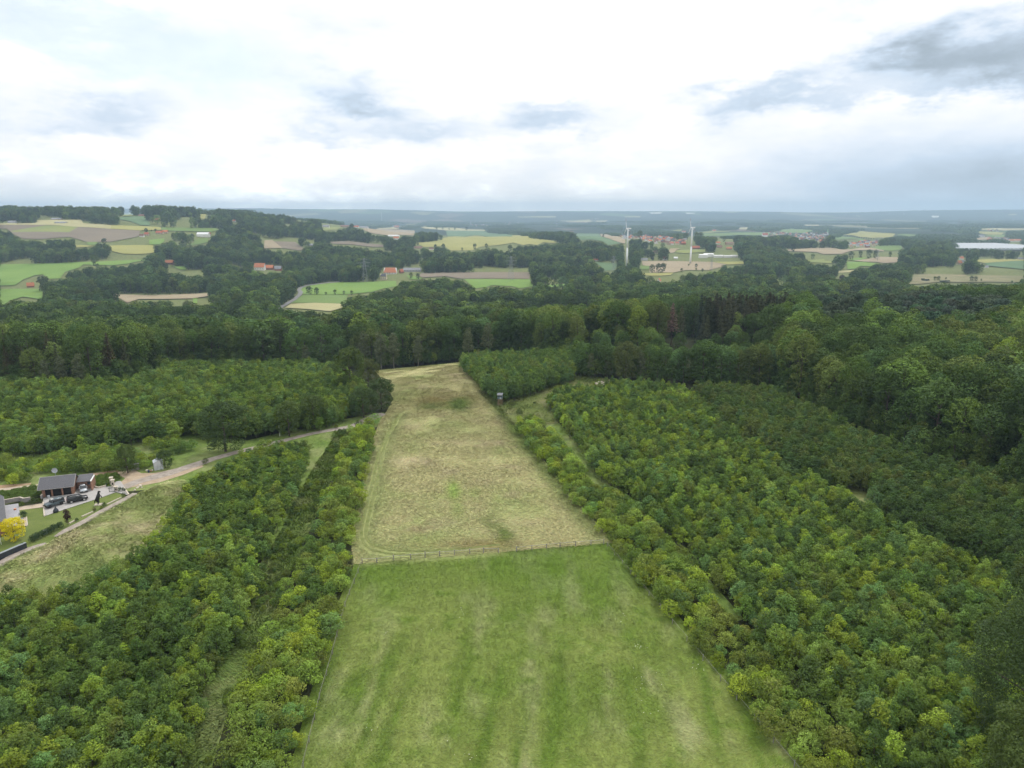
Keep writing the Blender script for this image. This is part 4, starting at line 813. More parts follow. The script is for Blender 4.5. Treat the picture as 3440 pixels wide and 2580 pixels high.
plant(MATURE, sub(Pm, mm), 26, 300, lambda c, u, v, s: f'{"low-crowned" if s < .85 else "tall"} {c} tree in mature wood {side(u)}, {"front row" if v > 1200 else "upper canopy" if v < 1090 else "mid canopy"}', 'tall trees of the mature wood', 'mature_wood', 'continuous canopy of the mature wood behind its front trees')
rgE = np.random.default_rng(77); ee = []                 # undergrowth that closes the wood's front
for a_, b_ in zip(FW_[:-1], FW_[1:]):
    n = int(np.linalg.norm(b_-a_)/1.5)
    for k in range(n): ee.append(a_+(b_-a_)*(k+.5)/n + rgE.normal(0, 1.0, 2) + np.array([0, rgE.uniform(.5, 9)]))
ee = np.array(ee); Pe = cands(YOUNG, ee[:, 0], ee[:, 1], .8, 2.3, [44, 34, 4, 6, 10, 4], 78, 1.1, 1.5, 25)
plant(YOUNG, Pe, 5, 3, lambda c, u, v, s: f'{c} bushy tree in undergrowth at the foot of mature wood', 'undergrowth of the wood edge', 'wood_edge', 'undergrowth closing the front of the mature wood')
def conv(P, kind, tint, sc, seed, jit=.1):
    rg = np.random.default_rng(seed); P = dict(P); n = len(P['x']); P['v'] = rg.integers(0, len(kind.v), n); P['t'] = np.array(tint)*(1+rg.normal(0, jit, (n, 3)))*rg.uniform(.8, 1.25, (n, 1)); P['s'] = P['s']*sc; return P
Psp = conv(sub(Pm, ms), SPRUCE, (.052, .055, .026), .98, 1); Psp['w'] = Psp['w']*1.25; Ps2 = {k: np.array(q) for k, q in Psp.items()}; Ps2['x'] = Ps2['x']+3.6; Ps2['y'] = Ps2['y']+3.0; Ps2['s'] = Ps2['s']*.92; Ps2['r'] = Ps2['r']+1; Psp = {k: np.concatenate([Psp[k], Ps2[k]]) for k in Psp}
plant(SPRUCE, Psp, 26, 60, lambda c, u, v, s: f'{"slim" if s < .8 else "tall"} dark brownish-green spruce, {"left" if u < 2430 else "right" if u > 2560 else "middle"} of skyline stand, {"front" if v > 1030 else "back"}', 'dark spruces on the right', 'spruce_stand', 'dark spruce stand behind the front spruces', 'tree')
plant(PINE, conv(sub(Pm, mp_), PINE, (.066, .098, .056), 1.15, 2), 21, 60, lambda c, u, v, s: f'{"small" if s < .95 else "tall"} grey-green pine, {"left" if u < 2930 else "right" if u > 3200 else "middle"} group of right wood, {"front" if v > 1060 else "back"}', 'pines of the right wood', 'pine_stand', 'pines standing behind the front pines in right wood')
plant(LARCH, conv(sub(Pm, mb), LARCH, (.066, .072, .030), 1.05, 3), 22, 70, lambda c, u, v, s: f'{"small" if s < .9 else "tall"} brownish conifer in left wood, {"by photo edge" if u < 130 else "right end" if u > 280 else "middle"}, {"front" if v > 1170 else "back"}', 'brownish conifers of the left wood', 'conifer_stand', 'brownish conifers behind in the left wood')
def by_px(kind, base, top_y, tint, label, h0, group=None, v=None, sxy=1.0, name=None, cat='tree'):
    q = at(*base); _, _, d = proj(q.x, q.y, q.z); hm = (base[1]-top_y)*float(d)/FPX/math.cos(PITCH*.6)
    return tree(kind, random.randrange(len(kind.v)) if v is None else v, q, hm/h0, random.uniform(0, 6), tint, label, cat, group, name, sxy)
for (px, b, t, lb) in [(1138, 1236, 1120, 'leftmost pale birch at the head of hay meadow'), (1227, 1243, 1112, 'slender birch second from left at wood edge'), (1281, 1243, 1106, 'slender birch in middle of row at wood edge'), (1324, 1240, 1112, 'slender birch fourth from left at wood edge'), (1405, 1232, 1120, 'broad grey-green birch nearest right end of meadow head'), (1030, 1240, 1155, 'small yellowish birch in front of dark wood'), (1575, 1225, 1100, 'drooping birch behind left end of copse'), (1640, 1215, 1085, 'drooping birch behind middle of copse'),
                       (215, 1310, 1195, 'grey-green birch with pale trunk in left wood'), (272, 1310, 1180, 'tall birch with long bare pale trunk in left wood'), (160, 1312, 1210, 'pale birch at front of left wood'), (1985, 1270, 1185, 'yellowish birch at left of small group by clearing'), (2040, 1272, 1195, 'birch in middle of small group by clearing'), (2080, 1275, 1200, 'birch at right of small group by clearing'), (2150, 1282, 1180, 'olive birch between clearing and tall wood')]:
    by_px(BIRCH, (px, b), t, (.125, .150, .078), lb, 18, 'birches along the wood edge', sxy=1.15)
by_px(LARCH, (2254, 1160), 1020, (.17, .112, .090), 'dead brown spruce standing at the edge of right wood', 22, v=0, sxy=1.35, name='dead_spruce')
for (px, b, t, lb, sx) in [(2284, 1156, 1027, 'olive larch beside the dead brown spruce', 1.05), (2372, 1164, 1062, 'left larch of pair with bare trunk in right wood', 1.2), (2411, 1160, 1034, 'taller right larch of pair with bare trunk', 1.25), (2440, 1150, 1045, 'bluish larch next to the larch pair', 1.1)]:
    by_px(LARCH, (px, b), t, (.095, .105, .042), lb, 22, sxy=sx)
by_px(BIRCH, (424, 1275), 1185, (.20, .17, .13), 'grey bare dying tree among green crowns in left wood', 18, sxy=.8, name='dying_tree')
for (px, b, t, c, lb, sx) in [(758, 1517, 1345, 'dark green', 'big round dark tree standing alone above gravel track', 1.35), (972, 1465, 1345, 'mid green', 'round tree beside white post on gravel track', 1.2), (1057, 1440, 1325, 'mid green', 'broad tree right of white post above track', 1.2),
                              (1222, 1402, 1300, 'dark green', 'dark round tree where gravel track meets hay meadow', 1.45), (1283, 1375, 1268, 'dark green', 'spreading dark tree at left edge of hay meadow', 1.35), (1180, 1330, 1165, 'mid green', 'tall tree at left corner of hay meadow', .95), (1238, 1300, 1205, 'olive green', 'grey-green tree at far left corner of hay meadow', 1.1),
                              (430, 1590, 1490, 'mid green', 'round bright tree at edge of sandy yard', 1.0), (556, 1572, 1510, 'dark green', 'small dark tree behind grey shed', 1.25), (1850, 1195, 1100, 'bluish green', 'round bluish tree behind the copse', 1.0), (2100, 1285, 1145, 'olive green', 'tall olive tree behind birch group', .9),
                              (3430, 2560, 2000, 'dark green', 'large dark tree cut by right edge of photo', 1.05), (3470, 2900, 2330, 'mid green', 'large green tree in bottom right corner', 1.1), (3560, 2300, 1800, 'dark green', 'dark tree crown at right edge above corner trees', 1.1)]:
    by_px(NEAR if px > 3300 else BIG, (px, b), t, np.array(PAL[c])*(1.0 if c != 'dark green' else 1.15), lb, 17, sxy=sx)

# ---- valley woods --------------------------------------------------------
def blocked(x, y, z, h, r):
    """would this tree stand in front of a field, road or house the photo shows?"""
    bad = np.zeros(len(x), bool)
    for f, off in ((0, 0), (.25, .9), (.25, -.9), (.5, 1.1), (.5, -1.1), (.78, .85), (.78, -.85), (.92, 0), (1.03, 0)):
        u, v, d = proj(x, y, z+h*f); u = u + off*r/d*FPX
        i = np.clip((v/2).astype(int), 0, FH-1); j = np.clip((u/2).astype(int), 0, FW-1)
        bad |= KEEP[i, j] & (u > 0) & (u < 3440) & (v < 1398)
    return bad

# ================================================================== buildings and masts of the valley
class MB:
    """collects boxes, prisms and tubes into ONE mesh"""
    def __init__(s): s.p = []
    def box(s, x0, x1, y0, y1, z0, z1):
        V = np.array([(x, y, z) for z in (z0, z1) for (x, y) in ((x0, y0), (x1, y0), (x1, y1), (x0, y1))], float)
        s.p.append((V, [(0, 3, 2, 1), (4, 5, 6, 7), (0, 1, 5, 4), (1, 2, 6, 5), (2, 3, 7, 6), (3, 0, 4, 7)])); return s
    def hexa(s, pts):
        s.p.append((np.array(pts, float), [(0, 3, 2, 1), (4, 5, 6, 7), (0, 1, 5, 4), (1, 2, 6, 5), (2, 3, 7, 6), (3, 0, 4, 7)])); return s
    def tube(s, a, b, r0, r1=None, n=8, cap=True):
        V, F = tube(a, b, r0, r0 if r1 is None else r1, n); F = [tuple(f) for f in F]
        if cap: F += [tuple(range(n-1, -1, -1)), tuple(range(n, 2*n))]
        s.p.append((V, F)); return s
    def prism(s, prof, y0, y1, axis='y'):
        """profile of (a, z) pairs, anticlockwise, pushed along y (or x)"""
        n = len(prof)
        if axis == 'y': V = [(a, y0, z) for a, z in prof] + [(a, y1, z) for a, z in prof]
        else: V = [(y0, a, z) for a, z in prof] + [(y1, a, z) for a, z in prof]
        F = [tuple(range(n)), tuple(range(2*n-1, n-1, -1))] + [(i, i+n, (i+1) % n+n, (i+1) % n) for i in range(n)]
        s.p.append((np.array(V, float), F)); return s
    def raw(s, V, F): s.p.append((np.array(V, float), [tuple(f) for f in F])); return s
    def mesh(s, name, mat, bevel=0, smooth=False):
        Vs = []; Fs = []; o = 0
        for V, F in s.p: Vs += [tuple(v) for v in V]; Fs += [tuple(i+o for i in f) for f in F]; o += len(V)
        me = bpy.data.meshes.new(name); me.from_pydata(Vs, [], Fs); bm = bmesh.new(); bm.from_mesh(me)
        bmesh.ops.recalc_face_normals(bm, faces=bm.faces)
        if bevel: bmesh.ops.bevel(bm, geom=list(bm.edges), offset=bevel, segments=2, affect='EDGES', clamp_overlap=True)
        bm.to_mesh(me); bm.free(); me.materials.append(mat)
        if smooth: me.polygons.foreach_set('use_smooth', np.ones(len(me.polygons), bool))
        return me
    def build(s, name, mat, parent=None, bevel=0, smooth=False): return link_mesh(name, s.mesh(name, mat, bevel, smooth), parent)
WALLS = {'white': plain('white_render', (.72, .71, .68), .8, var=.06), 'cream': plain('cream_render', (.62, .55, .40), .8, var=.08), 'brick': plain('red_brick', (.26, .12, .085), .85, var=.2, scale=3), 'grey': plain('grey_wall', (.36, .36, .36), .8), 'tanw': plain('tan_wall', (.42, .33, .24), .8)}
ROOFS = {'red': plain('red_roof_tiles', (.42, .13, .075), .8, var=.15, scale=.8), 'orange': plain('orange_roof_tiles', (.50, .185, .09), .8, var=.14, scale=.8), 'dark': plain('dark_roof_tiles', (.085, .085, .095), .7, var=.2, scale=.8), 'grey': plain('grey_roof_sheets', (.27, .275, .30), .7, var=.12, scale=.4), 'white': plain('white_roof_sheets', (.78, .78, .78), .5, var=.05, scale=.3), 'brown': plain('brown_roof_tiles', (.22, .12, .09), .8, var=.15)}
GLASS = plain('window_glass', (.035, .04, .05), .12, var=.2, spec=.6)
def wall_mesh(w, d, hw, hr, mat):
    return MB().prism([(-d/2, -1.0), (d/2, -1.0), (d/2, hw), (0, hw+hr), (-d/2, hw)], -w/2, w/2, 'x').mesh('wall', mat)
def roof_mesh(w, d, hw, hr, mat, ov=.45, th=.25, hip=0.0):
    m = MB(); sl = hr/(d/2)
    for s in (-1, 1):
        ye = s*(d/2+ov); ze = hw - ov*sl
        x0, x1 = -w/2-ov, w/2+ov; a = [(x0, ye, ze+.04), (x1, ye, ze+.04), (x1-hip, 0, hw+hr+.06), (x0+hip, 0, hw+hr+.06)]
        if s > 0: a = [a[1], a[0], a[3], a[2]]
        m.hexa(a + [(x, y, z+th) for x, y, z in a])
    return m.mesh('roof', mat)
_HM = {}
def house_simple(name, q, w, d, hw, hr, rz, wk, rk, label, group, cat='house'):
    """far house: wall and roof, models shared and scaled"""
    if ('w', wk) not in _HM: _HM[('w', wk)] = wall_mesh(12, 9, 4, 4, WALLS[wk])
    if ('r', rk) not in _HM: _HM[('r', rk)] = roof_mesh(12, 9, 4, 4, ROOFS[rk], .5, .35)
    r = empty(name, (q.x, q.y, q.z+.4), rz); r.scale = (w/12, d/9, (hw+hr)/8)
    link_mesh('wall', _HM[('w', wk)], r); link_mesh('roof', _HM[('r', rk)], r); tag(r, label, cat, group); return r
def house_px(cf, x0, x1, yb, yt, wk, rk, label, name='house', ratio=.55, deep=.6, yaw=0.0, win=0, chim=False, cat='house', hip=0.0):
    a, b = cf(x0, yb), cf(x1, yb); t = cf(x0, yt); q = at((a[0]+b[0])/2, a[1]); _, _, dd = proj(q.x, q.y, q.z)
    w = (b[0]-a[0])*float(dd)/FPX; H_ = max(4.0, (a[1]-t[1])*float(dd)/FPX*.92); hr = H_*ratio; hw = H_-hr; d = max(6, min(w*deep, 16)); hr = min(hr, d*.75)
    keep_box(a[0]-1, t[1]-1, b[0]+1, a[1])
    r = empty(name, (q.x, q.y + d/2, q.z+.5), yaw)
    wl = link_mesh('wall', wall_mesh(w, d, hw, hr, WALLS[wk]), r); rf = link_mesh('roof', roof_mesh(w, d, hw, hr, ROOFS[rk], .5, .3, hip), r)
    for k in range(win):
        xx = -w/2 + w*(k+.5)/win; g = MB().box(xx-.55, xx+.55, -d/2-.05, -d/2-.004, hw*.35, hw*.35+1.3).build('window', GLASS, r)
    if chim: MB().box(w*.2, w*.2+.8, -.4, .4, hw+hr-.3, hw+hr+1.3).build('chimney', WALLS['brick'], rf)
    tag(r, label, cat); return r
SINGLES = [
 (cA, 1345, 1402, 376, 350, 'tanw', 'red', 'farmhouse with long red roof on the left hillside', dict(win=4)), (cA, 1398, 1445, 370, 343, 'tanw', 'orange', 'orange-roofed barn behind the hillside farmhouse', dict()), (cA, 1205, 1240, 402, 376, 'white', 'brown', 'pinkish low house left of hillside farm', dict()), (cA, 1245, 1282, 390, 362, 'tanw', 'red', 'small red house left of hillside farm', dict()),
 (cA, 1700, 1798, 402, 362, 'white', 'white', 'long white-roofed barn on green hillside', dict(ratio=.4)), (cA, 1798, 1816, 388, 364, 'brick', 'orange', 'red gable house beside white barn', dict()), (cA, 440, 520, 259, 238, 'tanw', 'grey', 'grey-roofed building below hilltop wood', dict()), (cA, 470, 560, 288, 271, 'grey', 'grey', 'long low grey barn on pale hillside field', dict(ratio=.4)),
 (cA, 65, 130, 286, 263, 'white', 'grey', 'white house by hilltop trees at far left', dict()), (cA, 960, 1006, 190, 173, 'tanw', 'red', 'red-roofed house in hilltop trees', dict()), (cA, 1195, 1240, 225, 207, 'brick', 'brown', 'brown farmhouse above bluish hill field', dict()), (cA, 1770, 1795, 206, 168, 'brick', 'brown', 'tall red brick building on the ridge', dict(ratio=.25)),
 (cA, 1800, 1832, 202, 190, 'tanw', 'red', 'low red house on the ridge', dict()), (cA, 1335, 1380, 260, 240, 'tanw', 'orange', 'tan house in trees on the hill', dict()), (cA, 2010, 2032, 272, 254, 'white', 'orange', 'small orange house on wooded hill slope', dict()), (cA, 1425, 1492, 640, 604, 'brick', 'orange', 'orange-roofed house above trees left of road', dict(win=3)),
 (cA, 230, 282, 838, 788, 'brick', 'orange', 'steep orange-roofed cottage by green field at far left', dict(ratio=.7, yaw=.5, chim=True)),
 (cB, -15, 70, 690, 628, 'white', 'orange', 'big orange-roofed farmhouse left of road', dict(win=4, chim=True)), (cB, 75, 145, 686, 645, 'brick', 'orange', 'lower orange-roofed barn beside big farmhouse', dict()), (cB, 160, 216, 695, 652, 'brick', 'grey', 'grey-roofed house right of orange farm roofs', dict(chim=True)),
 (cB, 1103, 1212, 724, 668, 'white', 'orange', 'large hipped orange barn roof behind pylon field', dict(ratio=.72, hip=3.5, chim=True, win=5)), (cB, 1238, 1272, 716, 680, 'brick', 'red', 'small red gable house beside orange barn', dict(yaw=.9)), (cB, 1274, 1422, 704, 670, 'grey', 'grey', 'long grey-roofed stable right of orange barn', dict(deep=.3, win=6)),
 (cB, 1075, 1126, 772, 720, 'cream', 'dark', 'cream two-storey house with hipped dark roof by field', dict(ratio=.4, hip=2.0, win=3, deep=.9)), (cB, 440, 495, 480, 461, 'grey', 'grey', 'grey shed by brown field on wooded slope', dict()), (cB, 1140, 1236, 402, 385, 'white', 'white', 'long pale barn in central valley', dict(ratio=.4)), (cB, 1188, 1232, 424, 398, 'white', 'orange', 'white house with red roof below pale barn', dict()),
 (cB, 1195, 1236, 326, 300, 'tanw', 'orange', 'orange barn on far central field edge', dict()), (cB, 576, 630, 321, 298, 'white', 'grey', 'white house at right foot of wooded hill', dict()), (cB, 838, 886, 321, 304, 'white', 'red', 'red roof in far hamlet', dict()), (cB, 728, 800, 319, 300, 'tanw', 'brown', 'tan roofs of far hamlet', dict()), (cB, 905, 966, 329, 311, 'white', 'grey', 'grey roof at right of far hamlet', dict()),
 (cB, 1088, 1116, 630, 614, 'white', 'white', 'left of two bright white sheds in valley wood', dict(ratio=.3)), (cB, 1304, 1332, 631, 614, 'white', 'white', 'right of two bright white sheds in valley wood', dict(ratio=.3)), (cB, 1498, 1532, 513, 494, 'white', 'brown', 'brown-roofed house below yellow field', dict()), (cB, 1368, 1432, 503, 484, 'tanw', 'brown', 'long brown-roofed house below yellow field', dict()),
 (cC, 1560, 1622, 507, 480, 'brick', 'red', 'red roofs right of far turbine tower', dict()), (cC, 1765, 1800, 462, 442, 'white', 'orange', 'orange-roofed house right of turbine', dict()), (cC, 1850, 1916, 472, 446, 'tanw', 'brown', 'pinkish apartment block right of turbine', dict(ratio=.3)), (cC, 1770, 1816, 497, 473, 'tanw', 'brown', 'brown house below orange-roofed one', dict()), (cC, 1855, 1900, 512, 489, 'tanw', 'orange', 'orange roof right of brown house', dict()),
 (cC, 1305, 1346, 602, 571, 'white', 'red', 'red and white shed behind tan field', dict(ratio=.5)), (cC, 1120, 1172, 606, 586, 'white', 'grey', 'low pale shed behind tan field', dict()), (cC, 700, 746, 611, 592, 'white', 'red', 'red and white shed left of near turbine', dict()), (cC, 1226, 1260, 545, 512, 'tanw', 'brown', 'brown house in trees between turbines', dict()),
 (cC, 1253, 1292, 788, 757, 'white', 'orange', 'steep orange gable peeping out of near valley trees', dict(ratio=.8, yaw=1.1)), (cC, 1470, 1502, 363, 348, 'white', 'red', 'red-roofed house above village', dict()), (cC, 1735, 1762, 356, 338, 'white', 'orange', 'lone orange roof on far green fields', dict()), (cC, 2165, 2212, 399, 366, 'white', 'red', 'red farmhouse on far green field', dict()), (cC, 500, 530, 367, 352, 'tanw', 'brown', 'pinkish house by far wood', dict()),
 (cC, 1205, 1226, 588, 570, 'white', 'grey', 'small bluish shed behind tan field', dict()), (cC, 1400, 1432, 592, 575, 'white', 'white', 'small white shed left of far turbine', dict(ratio=.4)),
 (cD, 1355, 1392, 440, 422, 'white', 'orange', 'orange roof in far right trees', dict()), (cD, 1445, 1470, 440, 424, 'white', 'orange', 'small orange roof right of another in far trees', dict()), (cD, 1660, 1690, 598, 572, 'white', 'orange', 'upper orange roof of farm at right', dict()), (cD, 1637, 1680, 640, 606, 'tanw', 'orange', 'lower orange roof of farm at right', dict(yaw=.4)), (cD, 1676, 1704, 628, 603, 'white', 'grey', 'grey-roofed shed of farm at right', dict()),
 (cD, 1830, 1870, 402, 381, 'white', 'grey', 'white house on far right field', dict()), (cD, 2090, 2130, 442, 422, 'white', 'orange', 'left of two orange roofs at far right', dict()), (cD, 2135, 2190, 442, 420, 'white', 'orange', 'right of two orange roofs at far right', dict()), (cD, 2168, 2214, 602, 580, 'white', 'grey', 'grey roof at right edge behind yellow field', dict()), (cD, 160, 210, 712, 692, 'brick', 'orange', 'orange roof half hidden in near right trees', dict()), (cD, 1885, 1905, 670, 648, 'white', 'grey', 'small white gable by green field at right', dict())]
for (cf, x0, x1, yb, yt, wk, rk, lb, kw) in SINGLES: house_px(cf, x0, x1, yb, yt, wk, rk, lb, 'barn' if 'barn' in lb or 'shed' in lb or 'stable' in lb else 'house', **kw)
# works yard with white stepped halls
for (x0, x1, yb, yt, lb) in [(1620, 1690, 584, 552, 'left stepped white hall of works beside turbine'), (1660, 1742, 576, 544, 'tallest white hall of works beside turbine'), (1745, 1830, 580, 560, 'low white hall in middle of works'), (1835, 1900, 582, 563, 'low pale hall right in the works'), (1895, 1950, 578, 560, 'rightmost white hall of works')]:
    house_px(cC, x0, x1, yb, yt, 'white', 'white', lb, 'works_hall', .18, .5, cat='hall')
# villages
VILL = [('village between the turbines', [cC(*p) for p in [(925, 395), (1000, 388), (1100, 392), (1230, 402), (1400, 417), (1500, 432), (1500, 470), (1380, 475), (1200, 457), (1120, 430), (1010, 430), (930, 420)]], 56, 11),
        ('village with church below round hill', [cD(*p) for p in [(-40, 372), (180, 366), (330, 374), (450, 367), (520, 380), (520, 420), (495, 450), (430, 447), (400, 432), (270, 440), (250, 412), (150, 402), (-40, 396)]], 78, 12),
        ('hamlet below the yellow field', [cD(*p) for p in [(700, 470), (760, 442), (980, 437), (985, 455), (905, 492), (720, 496)]], 28, 13),
        ('pale far settlement', [cB(*p) for p in [(1865, 285), (1900, 272), (2300, 280), (2300, 306), (2000, 312), (1870, 312)]], 40, 14),
        ('red far hamlet', [cC(*p) for p in [(690, 247), (745, 245), (745, 262), (700, 262)]], 5, 15),
        ('far right hamlet', [cD(*p) for p in [(1890, 405), (2080, 415), (2080, 440), (1900, 432)]], 12, 16), ('upper far right hamlet', [cD(*p) for p in [(1880, 342), (1990, 343), (1990, 358), (1885, 357)]], 5, 17)]
for (vn_, pl, n, sd) in VILL:
    rg = np.random.default_rng(sd); P = np.array(pl); lo, hi = P.min(0), P.max(0); done = []; tries = 0
    while len(done) < n and tries < 6000:
        tries += 1; p = rg.uniform(lo, hi)
        if inpoly(p[:1], p[1:], pl)[0] and all(abs(p[0]-q[0])/7.5 + abs(p[1]-q[1])/4 > 1 for q in done): done.append(p)
    for p in done:
        q = at(p[0], p[1]); rk = rg.choice(['red', 'orange', 'dark', 'grey', 'brown'], p=[.2, .16, .26, .22, .16]) if 'pale' not in vn_ else rg.choice(['red', 'grey', 'white', 'dark'], p=[.2, .3, .25, .25])
        wk = rg.choice(['white', 'white', 'cream', 'brick', 'tanw']) ; w = rg.uniform(9.5, 15)
        rz = rg.uniform(-.6, .6) + (math.pi/2 if rg.random() < .3 else 0); _, _, dd = proj(q.x, q.y, q.z)
        house_simple('village_house', q, w, rg.uniform(9, 12), 4.4, 4.6, rz, wk, rk, f'small {"white" if wk == "white" else wk.replace("tanw", "tan")} house with {rk} roof in {vn_}', 'houses of the '+vn_)
        wp = w/float(dd)*FPX*.45; hp = 9.5/float(dd)*FPX; keep_box(p[0]-wp, p[1]-hp, p[0]+wp, p[1]-1)
# church with green spire
q = at(*cD(513, 385)); r = empty('church', (q.x, q.y, q.z)); COPPER = plain('green_copper', (.25, .42, .24), .6)
MB().box(-4, 4, -4, 4, -1, 16).build('tower', WALLS['white'], r); MB().raw([(-4.4, -4.4, 16), (4.4, -4.4, 16), (4.4, 4.4, 16), (-4.4, 4.4, 16), (0, 0, 44)], [(0, 3, 2, 1), (0, 1, 4), (1, 2, 4), (2, 3, 4), (3, 0, 4)]).build('spire', COPPER, r)
o = link_mesh('nave', wall_mesh(18, 10, 7, 5, WALLS['white']), r); o.location = (-13, 0, 0); o = link_mesh('roof', roof_mesh(18, 10, 7, 5, ROOFS['dark']), r); o.location = (-13, 0, 0); tag(r, 'village church with slim green copper spire', 'church'); keep_box(*cD(508, 348), *cD(518, 380))
# greenhouse range
a = at(*cD(1690, 514)); b = at(*cD(2400, 514)); r = empty('greenhouse', (a.x, a.y, max(a.z, b.z)+.5)); L_ = b.x-a.x; GH = plain('greenhouse_glass', (.40, .43, .46), .25, var=.06, scale=.05, spec=.5)
FRM = plain('white_frame', (.7, .7, .7), .5); MB().box(0, L_, 0, 390, -1, 3.6).build('glass_wall', GH, r)
nb = 26
for k in range(nb):
    o = MB().prism([(k*L_/nb, 3.62), ((k+1)*L_/nb, 3.62), ((k+.5)*L_/nb, 6.6)], -.3, 390.3).build('roof_bay', GH, r)
tag(r, 'huge white greenhouse range at right edge of the valley', 'greenhouse'); keep_poly([cD(*p) for p in [(1580, 483), (1700, 471), (2212, 467), (2400, 467), (2400, 518), (2000, 515), (1990, 502), (1640, 492)]])
# wind turbines
WPAINT = plain('turbine_white', (.78, .79, .80), .45, var=.03, scale=.1); WRED = plain('turbine_red', (.50, .10, .08), .5, var=.05)
def turbine_parts(hub, rad):
    tw = MB().tube((0, 0, -1), (0, 0, hub*.5), 2.3, 1.8, 16).tube((0, 0, hub*.5), (0, 0, hub), 1.8, 1.25, 16).mesh('tower', WPAINT, smooth=True)
    nc = MB().hexa([(-2.2, -1.6, -1.5), (7.5, -1.3, -1.0), (7.5, 1.3, -1.0), (-2.2, 1.6, -1.5), (-2.2, -1.6, 1.8), (7.5, -1.3, 1.5), (7.5, 1.3, 1.5), (-2.2, 1.6, 1.8)]).mesh('nacelle', WPAINT, .3)
    hb = MB().tube((-5.0, 0, 0), (-2.2, 0, 0), .8, 1.5, 10).mesh('hub', WPAINT, smooth=True)
    c = [(0, 1.0, .45), (.18, 1.75, .34), (.5, 1.15, .2), (.72, .8, .14)]
    def bl(st, nm, mat):
        V = []; F = []
        for (f, ch, th) in st: V += [(-th, -ch*.4, f*rad), (th, -ch*.4, f*rad), (th*.6, ch*.6, f*rad), (-th*.6, ch*.6, f*rad)]
        for i in range(len(st)-1):
            for k in range(4): F.append((4*i+k, 4*i+(k+1) % 4, 4*i+4+(k+1) % 4, 4*i+4+k))
        F += [(3, 2, 1, 0), tuple(4*(len(st)-1)+k for k in range(4))]; return MB().raw(V, F).mesh(nm, mat, smooth=False)
    return tw, nc, hb, bl(c, 'blade', WPAINT), bl([(.722, .8, .14), (.86, .6, .1), (1.0, .25, .05)], 'blade_tip', WRED)
def turbine(px, py, hub, rad, yaw, rot, label, parts, group=None):
    q = at(px, py); r = empty('wind_turbine', (q.x, q.y, q.z), yaw); tw, nc, hb, bl, tp = parts
    link_mesh('tower', tw, r); n = link_mesh('nacelle', nc, r); n.location = (0, 0, hub+1.2); h = link_mesh('hub', hb, r); h.location = (0, 0, hub+1.2)
    for k in range(3):
        b = link_mesh('blade', bl, r); b.location = (-3.6, 0, hub+1.2); b.rotation_euler = (rot + k*2*math.pi/3, 0, 0); t = link_mesh('blade_tip', tp, b)
    tag(r, label, 'wind turbine', group); return r
TP = turbine_parts(84, 24)
turbine(*cC(990, 655), 84, 24, R(14), R(-14), 'white wind turbine on left of pair, foot hidden by trees', TP); turbine(*cC(1540, 634), 86, 24, R(12), R(-16), 'white wind turbine on right of pair in tan field', TP)
keep_box(*cC(978, 280), *cC(1004, 640)); keep_box(*cC(1530, 270), *cC(1565, 634))
TF = turbine_parts(95, 40)
turbine(*cB(1088, 262), 105, 40, R(60), R(10), 'slim pale turbine on far plain left of centre', turbine_parts(105, 38)); keep_box(*cB(1080, 150), *cB(1096, 262))
for (p, sc, lb) in [(cD(665, 219), 1, 'lone faint turbine on right horizon'), (cD(1020, 207), 1.1, 'left of three faint turbines on right horizon'), (cD(1045, 207), 1.2, 'middle of three faint turbines on right horizon'), (cD(1172, 206), 1.15, 'right of three faint turbines on right horizon'), (cB(407, 186), .9, 'left faint turbine on left horizon'), (cB(463, 185), .9, 'middle faint turbine on left horizon'), (cB(488, 185), .9, 'right faint turbine on left horizon')]:
    t = turbine(*p, 95, 40, R(75), R(20), lb, TF, 'faint turbines on the horizon'); q = at(*p); _, _, dd = proj(q.x, q.y, q.z); px = 34 if p[0] > 2000 else 22; s = px/2.572*sc*float(dd)/FPX/95*.75; t.scale = (s, s, s)
# pylons
STEEL = plain('galvanised_steel', (.30, .32, .34), .5, .3, var=.08)
def pylon_parts(h, th=1.7):
    legs = []; wb, wt = h*.10, h*.022
    for sx in (-1, 1):
        for sy in (-1, 1): legs.append(MB().tube((sx*wb, sy*wb, -1), (sx*wt, sy*wt, h), .24*th*max(1, h/40), .18*th*max(1, h/40), 5).mesh('leg', STEEL))
    br = MB(); n = 9
    for k in range(n):
        f0, f1 = (k/n)**.85, ((k+1)/n)**.85; w0, w1 = wb+(wt-wb)*f0, wb+(wt-wb)*f1
        for (a, b) in (((-1, -1), (1, -1)), ((1, -1), (1, 1)), ((1, 1), (-1, 1)), ((-1, 1), (-1, -1))):
            br.tube((a[0]*w0, a[1]*w0, f0*h), (b[0]*w1, b[1]*w1, f1*h), .13*th*max(1, h/40), n=4, cap=False).tube((b[0]*w0, b[1]*w0, f0*h), (a[0]*w1, a[1]*w1, f1*h), .13*th*max(1, h/40), n=4, cap=False)
    arms = []
    for (f, l) in ((.66, .20), (.80, .26), (.93, .17)):
        z = f*h; w = wb+(wt-wb)*f; m = MB()
        for s in (-1, 1): m.tube((s*w, -w, z), (s*l*h, 0, z+.2), .16*th, .1*th, 5).tube((s*w, w, z), (s*l*h, 0, z+.2), .16*th, .1*th, 5).tube((s*w, 0, z+h*.045), (s*l*h, 0, z+.3), .13, .1, 5)
        arms.append(m.mesh('crossarm', STEEL))
    return legs, br.mesh('bracing', STEEL), arms
PY = {}
